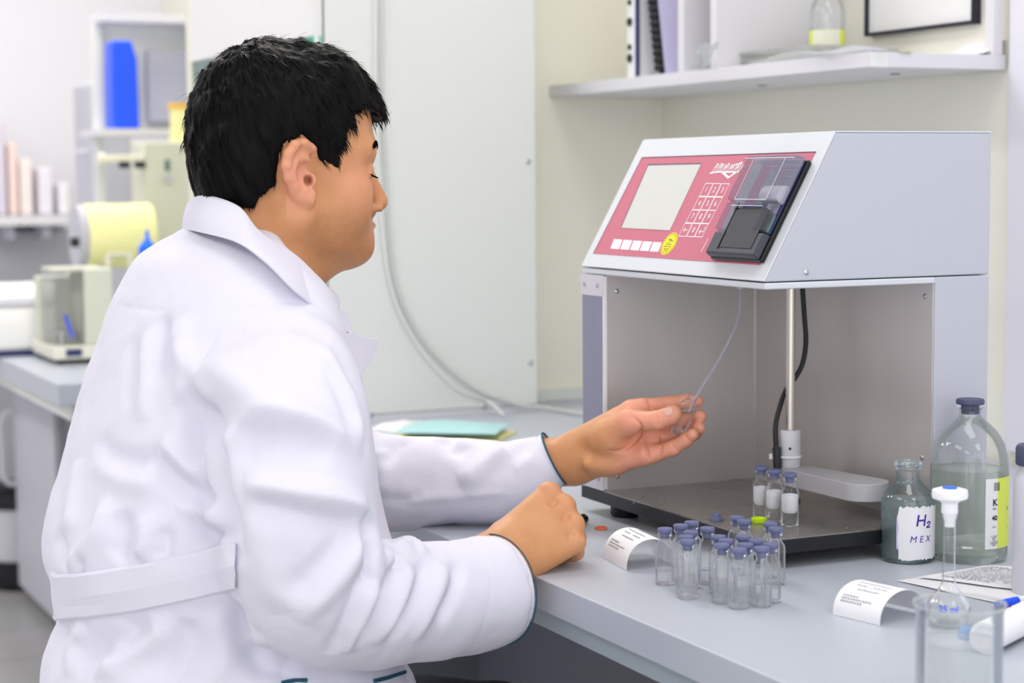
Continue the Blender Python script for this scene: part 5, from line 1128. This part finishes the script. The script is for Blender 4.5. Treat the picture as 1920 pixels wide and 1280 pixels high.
# tufts run back and down from the crown
flow = np.stack([qq[:, 0]*1.0+qq[:, 2]*.35, qq[:, 1], qq[:, 2]*.45-qq[:, 0]*.1], 1)
ns[near] = .0030*vnoise(flow*np.array([1, 1, .45]), .012, 3)+.0022*vnoise(flow*np.array([1.0, 1, .35]), .0055, 4); hv.D = (hv.D+ns.reshape(shn)).astype(np.float32)
Vq, Fq_ = hv.surf(); Vq = relax(Vq, Fq_, 1, .4)
hair, _, _ = body_mesh('hair', [(Vq, Fq_)], M['hair'], man, man_org)
mb = MB(); rs = np.random.RandomState(12); NH = vnormals(Vq, Fq_); pick = rs.choice(len(Vq), 7500, replace=False); crown = np.array([-.055, 0, .125])
for i in pick:
    p = Vq[i]; n = NH[i]; q = (p-HX)@HF.T
    if q[2] < -.06 and q[0] > -.03: pass
    if n@(p-HX) < 0: continue
    d = q-crown; d = d/(np.linalg.norm(d)+1e-6)+np.array([.25 if q[0] > -.02 else 0, 0, -.55]); d = d@HF; d = d-n*(d@n); L = np.linalg.norm(d)
    if L < 1e-4: continue
    d /= L; ln = .012+.010*rs.rand(); 
    if q[2] < .0: ln *= .55
    s_ = np.cross(n, d)*(.0005+.0004*rs.rand()); base = p-n*.001; mid = p+d*ln*.5+n*(.0003+.0006*rs.rand()); tip = p+d*ln+n*(-.0016+.0010*rs.rand())+s_*rs.randn()*1.2
    mb.add([base-s_, base+s_, mid+s_*.8, mid-s_*.8, tip], [(0, 1, 2, 3), (3, 2, 4)])
tag(mb.build('hair_strands', M['hair'], hair, man_org, sharp=60), kind='stuff')
# ---- lab coat
R_ROW = [(426, 366, 505, .072, 2.11), (440, 337, 512, .088, 2.105), (458, 292, 530, .110, 2.10), (487, 254, 560, .138, 2.095), (540, 222, 608, .172, 2.09), (600, 196, 634, .190, 2.085), (700, 161, 656, .202, 2.085), (800, 135, 688, .205, 2.085), (880, 116, 698, .205, 2.085),
         (950, 96, 704, .205, 2.085), (1010, 88, 710, .203, 2.085), (1050, 94, 712, .198, 2.085), (1085, 108, 712, .190, 2.085), (1155, 118, 716, .188, 2.085), (1185, 104, 724, .195, 2.085), (1230, 90, 745, .203, 2.085), (1290, 86, 775, .208, 2.085), (1370, 84, 790, .210, 2.085), (1450, 84, 796, .212, 2.085)]
cm = MB(); NS = 72; rings = []
for py, l, r, lat, d in R_ROW:
    c = dep((l+r)/2, py, d); hw = (r-l)/2/F*d; ap = math.sqrt(max(hw*hw-(.454*lat)**2, .002))/.891; ring = []
    for k in range(NS):
        a = 2*math.pi*k/NS; ca_, sa_ = math.cos(a), math.sin(a); e = .95; x = abs(ca_)**e*np.sign(ca_)*ap; y = abs(sa_)**e*np.sign(sa_)*lat; ring.append(c+Ab*x+Lb*y)
    rings.append(ring)
rings = np.array(rings); n_ = len(rings)
dense = []
for k in range(NS): dense.append(spline(rings[:, k], 4))
dense = np.array(dense).transpose(1, 0, 2); m_ = len(dense)
V0 = dense.reshape(-1, 3); F0 = [(i*NS+k, i*NS+(k+1) % NS, (i+1)*NS+(k+1) % NS, (i+1)*NS+k) for i in range(m_-1) for k in range(NS)]+[tuple(range(NS))[::-1], tuple((m_-1)*NS+k for k in range(NS))]
cm.add(V0, F0)
def sleeve(P, R): cm.tube([J(*p) for p in P], R, 40, 8)
NEAR = [(520, 655, 2.00), (528, 700, 1.955), (534, 780, 1.915), (545, 880, 1.885), (556, 985, 1.875), (592, 1088, 1.885), (660, 1128, 1.925), (760, 1130, 1.985), (850, 1122, 2.038), (922, 1107, 2.082)]
NR = [.056, .076, .0855, .083, .080, .079, .069, .0635, .0625, .0635]
sleeve(NEAR, NR)
FAR = [(405, 620, 2.24), (450, 690, 2.31), (545, 800, 2.39), (650, 895, 2.435), (745, 906, 2.425), (850, 900, 2.415), (945, 902, 2.405), (995, 882, 2.402), (1034, 863, 2.398)]
sleeve(FAR, [.07, .078, .076, .070, .0625, .0545, .0530, .0450, .0370])
me = bpy.data.meshes.new('coat_base'); me.from_pydata(cm.v, [], cm.f); me.update()
bm = bmesh.new(); bm.from_mesh(me); bmesh.ops.recalc_face_normals(bm, faces=bm.faces); bm.to_mesh(me); bm.free()
to = bpy.data.objects.new('coat_base', me); COL.objects.link(to); md = to.modifiers.new('r', 'REMESH'); md.mode = 'VOXEL'; md.voxel_size = .0042; md.adaptivity = 0
bpy.context.view_layer.update(); ev = bpy.data.meshes.new_from_object(to.evaluated_get(bpy.context.evaluated_depsgraph_get()))
Vc = np.empty(len(ev.vertices)*3, np.float32); ev.vertices.foreach_get('co', Vc); Vc = Vc.reshape(-1, 3).astype(float); Fc_ = np.array([tuple(p.vertices) for p in ev.polygons if len(p.vertices) == 4])
bpy.data.objects.remove(to); bpy.data.meshes.remove(me); bpy.data.meshes.remove(ev)
Vc = relax(Vc, Fc_, 9, .5)
BIG = [  # broad forms first
 ([(352, 735), (380, 790), (398, 850), (408, 930), (430, 1000), (452, 1060)], -.016, .016),
 ([(360, 700), (420, 700), (480, 745), (560, 775), (640, 790)], .010, .020),
 ([(372, 770), (440, 800), (520, 812)], -.006, .016),
 ([(399, 848), (440, 806), (500, 782), (590, 800), (680, 838)], .009, .014),
 ([(430, 850), (520, 828), (620, 850)], -.007, .020),
 ([(455, 905), (540, 922), (630, 938), (690, 960)], .013, .012),
 ([(470, 938), (560, 960), (660, 985)], -.007, .012),
 ([(410, 640), (480, 610), (560, 600), (620, 640)], -.006, .022),
 ([(470, 690), (530, 665), (600, 690)], -.005, .025),
 ([(700, 965), (690, 1010), (700, 1045)], -.012, .012),
 ([(686, 990), (640, 1075), (560, 1165)], .008, .012), ([(660, 985), (600, 1060), (530, 1110)], -.006, .012),
 ([(698, 1030), (694, 1070), (700, 1105)], -.010, .006), ([(690, 1060), (655, 1150), (624, 1228)], -.007, .009), ([(705, 1085), (680, 1150), (645, 1225)], .007, .010),
 ([(745, 1060), (715, 1130), (668, 1215)], -.007, .010), ([(770, 1060), (748, 1130), (705, 1210)], .006, .010), ([(800, 1050), (775, 1130), (730, 1205)], -.006, .010),
 ([(835, 1060), (812, 1130), (775, 1205)], .005, .010), ([(862, 1050), (850, 1105), (820, 1170)], -.005, .009), ([(745, 1030), (770, 1020), (800, 1040)], .006, .010), ([(722, 1030), (735, 1065)], .006, .007), ([(735, 1035), (752, 1070)], -.006, .006),
 ([(490, 1190), (500, 1215), (540, 1235)], .006, .012), ([(480, 960), (500, 1060), (530, 1150)], .005, .018),
 # back
 ([(309, 590), (303, 660), (295, 720)], -.008, .010), ([(335, 600), (345, 680), (340, 760)], .006, .014), ([(252, 630), (250, 700), (246, 760)], -.005, .012), ([(275, 620), (272, 700), (270, 790)], .005, .012),
 ([(330, 650), (370, 700), (395, 760)], .005, .012), ([(190, 815), (200, 850), (250, 868), (290, 862)], -.009, .013), ([(180, 850), (230, 895), (300, 905)], .006, .015),
 ([(281, 836), (310, 880), (345, 912), (400, 940)], -.009, .011), ([(300, 830), (345, 870), (385, 905)], .008, .012), ([(355, 790), (370, 830), (380, 870)], -.007, .010),
 ([(150, 860), (135, 930), (130, 1000)], .005, .014), ([(200, 930), (190, 990), (160, 1040), (130, 1068)], .009, .013), ([(225, 960), (232, 1010), (215, 1050)], -.008, .012), ([(270, 965), (275, 1010), (262, 1050)], .007, .012),
 ([(300, 990), (312, 1020), (300, 1050)], -.006, .010), ([(361, 975), (395, 995), (428, 1012)], -.008, .010), ([(330, 960), (370, 950), (410, 975)], .007, .012), ([(150, 1050), (165, 1062)], -.006, .010), ([(105, 1000), (118, 1040), (115, 1065)], -.006, .010),
 # skirt
 ([(291, 1172), (220, 1205), (145, 1255)], -.008, .013), ([(330, 1165), (260, 1215), (180, 1275)], .007, .014), ([(235, 1165), (215, 1215), (205, 1275)], .005, .012), ([(350, 1160), (352, 1215), (330, 1278)], -.007, .012), ([(400, 1140), (420, 1200), (415, 1278)], .007, .015), ([(440, 1120), (470, 1200), (500, 1270)], -.007, .014),
 ([(130, 1175), (110, 1220), (105, 1270)], -.006, .010), ([(160, 1172), (140, 1215), (128, 1270)], .006, .010), ([(480, 1200), (500, 1235), (560, 1262)], -.008, .012),
 # far sleeve
 ([(715, 880), (735, 850), (760, 825)], -.005, .010), ([(712, 840), (722, 880), (716, 930)], .007, .010), ([(770, 925), (830, 895), (870, 850), (890, 835)], -.004, .018), ([(735, 925), (750, 940), (790, 925)], -.002, .008), ([(860, 905), (900, 880), (950, 840)], .008, .014), ([(760, 940), (850, 930), (960, 920)], .003, .005),
 ([(832, 820), (850, 838), (870, 828)], -.008, .012), ([(905, 885), (945, 870), (1000, 825)], -.004, .012), ([(960, 880), (1000, 860)], .003, .010),
 # chest front and shoulder
 ([(600, 640), (630, 700), (660, 760), (678, 830)], .005, .010), ([(612, 680), (640, 740), (665, 800)], -.005, .008),
]
Vc = strokes(Vc, Fc_, [(p, a*1.25, w) for p, a, w in BIG])
FINE = [([(219, 572), (260, 578), (330, 586)], -.0012, .0022), ([(425, 592), (470, 576), (540, 566), (598, 570)], -.0014, .0022), ([(352, 735), (372, 690), (400, 640), (425, 592)], -.0016, .003),
 ([(885, 1012), (915, 1060), (920, 1115), (895, 1200), (880, 1232)], -.0010, .0018), ([(745, 935), (840, 932), (960, 916), (1000, 905)], -.0012, .0022), ([(1010, 815), (1005, 870), (1000, 905)], -.0008, .0016), ([(588, 565), (606, 575)], -.0020, .002)]
Vc = strokes(Vc, Fc_, FINE)
Nc = vnormals(Vc, Fc_); Vc = Vc+Nc*(.0016*vnoise(Vc, .045, 6)+.0007*vnoise(Vc, .016, 7))[:, None]
coat, _, _ = body_mesh('lab_coat', [(Vc, Fc_)], M['cloth'], man, man_org)
from mathutils.bvhtree import BVHTree
cbv = BVHTree.FromPolygons([tuple(v) for v in Vc], [tuple(int(i) for i in f) for f in Fc_])
def oncoat(px, py, lift=.002):
    h = cbv.ray_cast(Vector(CAM), Vector(ray(px, py)).normalized()); return np.array(h[0])+np.array(h[1])*lift if h[0] is not None else dep(px, py, 2.0)
# collar: a folded band around the neck
TOP = [(356, 378, 2.13), (384, 365, 2.07), (447, 386, 2.03), (486, 432, 2.010), (558, 490, 2.015), (607, 534, 2.065), (612, 540, 2.14), (560, 500, 2.19), (480, 430, 2.20), (410, 385, 2.19)]
BOT = [(342, 430, 2.145), (368, 434, 2.045), (440, 452, 1.980), (495, 487, 1.950), (562, 550, 1.935), (625, 596, 2.025), (632, 560, 2.15), (580, 545, 2.225), (470, 470, 2.235), (385, 440, 2.215)]
def closed(P): Q = [J(*p) for p in P]; S = spline(Q+[Q[0], Q[1]], 8); return S[:8*len(Q)]
def resample(S, n): S = np.array(S); d = np.concatenate([[0], np.cumsum(np.linalg.norm(np.diff(S, axis=0), axis=1))]); t = np.linspace(0, d[-1], n); return np.stack([np.interp(t, d, S[:, i]) for i in range(3)], 1)
T_, B_2 = closed(TOP), closed(BOT); G = []
for t_, b_ in zip(T_, B_2):
    t_, b_ = np.array(t_), np.array(b_); out = b_-np.array(hp(-.07, 0, -.15)); out[2] = 0; out /= np.linalg.norm(out)+1e-9
    inn = t_*1.0-np.array([0, 0, .030])-out*.010
    G.append([inn, t_-np.array([0, 0, .004])-out*.002, t_+out*.001, t_*.96+b_*.04+out*.004, t_*.6+b_*.4+out*.005, t_*.3+b_*.7+out*.004, b_])
G.append(G[0]); MB().grid(np.array(G), .0022).build('collar', M['cloth'], coat, man_org, sharp=0)
# notched lapel standing off the chest, and the far collar tip
def plate(pts, th, name, m, nd=5):
    P = [J(*p) for p in pts]; c = np.mean(P, 0); mb = MB(); n = np.cross(P[1]-P[0], P[2]-P[0]); n /= np.linalg.norm(n); mb.prism(P, n*th); return mb.build(name, m, coat, man_org, sharp=50, bevel=.0008)
plate([(655, 622, 2.10), (672, 630, 2.11), (706, 635, 2.13), (703, 655, 2.13), (690, 682, 2.12), (673, 706, 2.10), (655, 690, 2.06), (640, 640, 2.05)], .0030, 'lapel', M['cloth'])
plate([(606, 548, 2.11), (628, 572, 2.12), (650, 590, 2.13), (658, 615, 2.13), (655, 627, 2.12), (635, 612, 2.08), (612, 575, 2.07)], .0030, 'collar_tip', M['cloth'])
# front edge band of the coat from lapel to lap
mb = MB(); L1 = [(672, 700), (690, 780), (699, 850), (708, 920), (724, 990), (738, 1032)]; G = []
for x, y, _z in spline([np.array([a, b, 0.]) for a, b in L1], 4): G.append([dep(x-22, y, 2.06), dep(x-6, y, 2.10), dep(x+1, y, 2.135), dep(x-4, y, 2.17)])
MB().grid(np.array(G), .002).build('front_band', M['cloth'], coat, man_org, sharp=0)
# belt
cb = dep(412, 1110, 2.085); TR = [(104, 1116), (112, 1119), (125, 1118), (150, 1116), (180, 1113), (215, 1108), (250, 1103), (290, 1095), (330, 1086), (370, 1078), (400, 1070), (425, 1065), (446, 1060)]
ROWS = ((-.0255, .0020), (-.0225, .0052), (-.010, .0050), (0, .0056), (.010, .0050), (.0225, .0052), (.0255, .0020))
cols_ = []
for x, y in spline([np.array(q, float) for q in TR[::-1]], 4):
    y_ = [oncoat(x, y-dz*1700, l) for dz, l in ROWS]; h0 = oncoat(x, y, 0)
    if cols_ and abs(proj(y_[3])[2]-proj(cols_[-1][3])[2]) > .04: continue
    cols_.append(y_)
e_ = np.array(cols_[-1]); zl = e_[3][2]; a0 = math.atan2((e_[3]-cb)@Lb, (e_[3]-cb)@Ab) % (2*math.pi)
for a in np.arange(a0-.30, .95, -.14):                         # on around the far side, out of sight
    d = Ab*math.cos(a)+Lb*math.sin(a); c_ = []
    for dz, l in ROWS:
        o2 = np.array([cb[0], cb[1], zl+dz]); h = cbv.ray_cast(Vector(o2+d*.30), Vector(-d)); p = o2+d*.185
        if h[0] is not None and np.linalg.norm((np.array(h[0])-o2)[:2]) < .25: p = np.array(h[0])
        c_.append(p+d*l)
    cols_.append(c_)
S = np.array(cols_)
for _ in range(3): S[1:-1] = (S[:-2]+S[1:-1]*2+S[2:])/4
MB().grid(S, .002).build('belt', M['cloth'], coat, man_org, sharp=0)
# cuffs and coloured edging
def ring_at(P, i, r, n=48, k=0.0):
    a, b = J(*P[i]), J(*P[i-1]); t = a-b; t /= np.linalg.norm(t); x = np.cross(t, (0, 0, 1)); x /= np.linalg.norm(x); y = np.cross(x, t)
    return [a+t*k+(x*math.cos(w)+y*math.sin(w))*r for w in np.linspace(0, 2*math.pi, n+1)], t
def cuff(P, r, name, m, w, th, k0=0.0):
    o, t = ring_at(P, -1, r); mb = MB(); G = np.array([[np.array(q)+t*s for s in np.linspace(-w+k0, k0, 5)] for q in o]); mb.grid(G, th); return mb.build(name, m, coat, man_org, sharp=0)
cuff(NEAR, .0600, 'cuff', M['cloth'], .030, .0025, .004)
cuff(FAR, .0352, 'cuff', M['cloth'], .020, .0020, .004)
rg, t = ring_at(FAR, -1, .0362, 48, .005); MB().tube(rg, .0013, 8, 1).build('cuff_edging', M['trim'], coat, man_org)
rg, t = ring_at(NEAR, -1, .0615, 48, .0055); MB().tube(rg, .0008, 8, 1).build('cuff_edging', M['trim'], coat, man_org)
# hip pocket with edging
for pts in ([(528, 1281), (550, 1276), (575, 1275)], [(700, 1277), (728, 1270), (758, 1260)]):
    MB().tube([oncoat(x, y, .001) for x, y in pts], .0022, 8, 5).build('pocket_edging', M['trim'], coat, man_org)
# trousers and shoes
tv = Vol(np.array([.10, 1.55, .0]), np.array([1.25, 2.55, .80]), .008)
for (h, kn, an), s in zip(LG_, (-1, 1)): tv.chain([h+(0, 0, -.0), kn, an+(0, 0, .02)], [.088, .066, .062], .02)
tv.ell(hipc-(0, 0, .05), (.120, .160, .09), .03, BF)
V_, F_ = tv.surf(); V_ = relax(V_, F_, 3, .5); Nn = vnormals(V_, F_); V_ = V_+Nn*(.004*vnoise(V_, .05, 9))[:, None]
body_mesh('trousers', [(V_, F_)], M['trouser'], man, man_org)
for (h, kn, an), s in zip(LG_, (-1, 1)):
    sv = Vol(an+(-.10, -.09, -.11), an+(.25, .12, .05), .004); f0 = np.array([an[0], an[1], .045])
    sv.chain([f0-Ab*.05, f0+Ab*.06, f0+Ab*.15], [.040, .042, .034], .02); sv.caps(f0, an, .042, .040, .02); sv.comb(lambda p: p[..., 2]-.004, sv.lo, sv.lo+sv.h*sv.n, .002, 's')
    V_, F_ = sv.surf(); body_mesh('shoe', [(relax(V_, F_, 2), F_)], M['shoe'], man, man_org)
# stool under the person
zs = float(hipc[2]-.135); sc_ = np.array([hipc[0]-.02, hipc[1], 0])
t = thing('lab_stool', 'round black topped lab stool under the seated person', 'stool', sc_)
MB().lathe([(0, zs-.05), (.16, zs-.05), (.175, zs-.04), (.18, zs-.02), (.17, zs-.004), (.12, zs), (0, zs)], sc_, 40).build('seat', M['black'], t, sc_)
MB().lathe([(.028, .07), (.028, zs-.05), (0, zs-.05)], sc_, 20).build('column', M['steel_bright'], t, sc_)
for k in range(5):
    a = 2*math.pi*k/5+.3; d = np.array([math.cos(a), math.sin(a), 0]); MB().obox(sc_+d*.13+(0, 0, .065), d*.13, np.cross(d, (0, 0, 1))*.018, (0, 0, .012)).build('foot_arm', M['black'], t, sc_, sharp=0, bevel=.004)
    MB().cyl(sc_+d*.245+np.cross(d, (0, 0, 1))*-.012+(0, 0, .027), sc_+d*.245+np.cross(d, (0, 0, 1))*.012+(0, 0, .027), .026, 20).build('castor', M['black'], t, sc_)
lbv = BVHTree.FromPolygons([tuple(v) for v in Vl], [tuple(int(i) for i in f) for f in Flq]); G = []
for v_ in np.linspace(-1, 1, 7):                               # thumb nail, laid on the thumb tip
    row = []
    for u_ in np.linspace(-1, 1, 7):
        sc = math.sqrt(max(.15, 1-.75*v_*v_)); x = 1253+u_*7.5*sc*.9+v_*3.2; y = 772+v_*5.5-u_*3.5*sc; h = lbv.ray_cast(Vector(CAM), Vector(ray(x, y)).normalized())
        row.append(np.array(h[0])+np.array(h[1])*.0007 if h[0] is not None else J(x, y, 2.296))
    G.append(row)
MB().grid(G, .0005).build('thumb_nail', M['nail'], body, man_org)
# ---- the vial in the hand and the dispensing tube
vb = J(1270, 812, 2.327); vt_ = J(1299, 742, 2.303); ax = vt_-vb; ax /= np.linalg.norm(ax)
hvial = vial_proto('held_vial', 'open clear vial held between thumb and fingers under the dispensing tube', stopper=False, liquid=.013)
hvial.location = [float(v) for v in vb]; hvial.rotation_mode = 'QUATERNION'; hvial.rotation_quaternion = Vector((0, 0, 1)).rotation_difference(Vector(ax))
tp = [nz+(0, 0, -.010), J(1386, 585, 2.345), J(1371, 630, 2.340), J(1346, 678, 2.328), J(1321, 718, 2.314), J(1303, 748, 2.306), J(1292, 772, 2.310)]
P(MB().tube(tp, [.0020, .0019, .0018, .0017, .0015], 12, 8), 'dispensing_tube', M['clear_tube'])
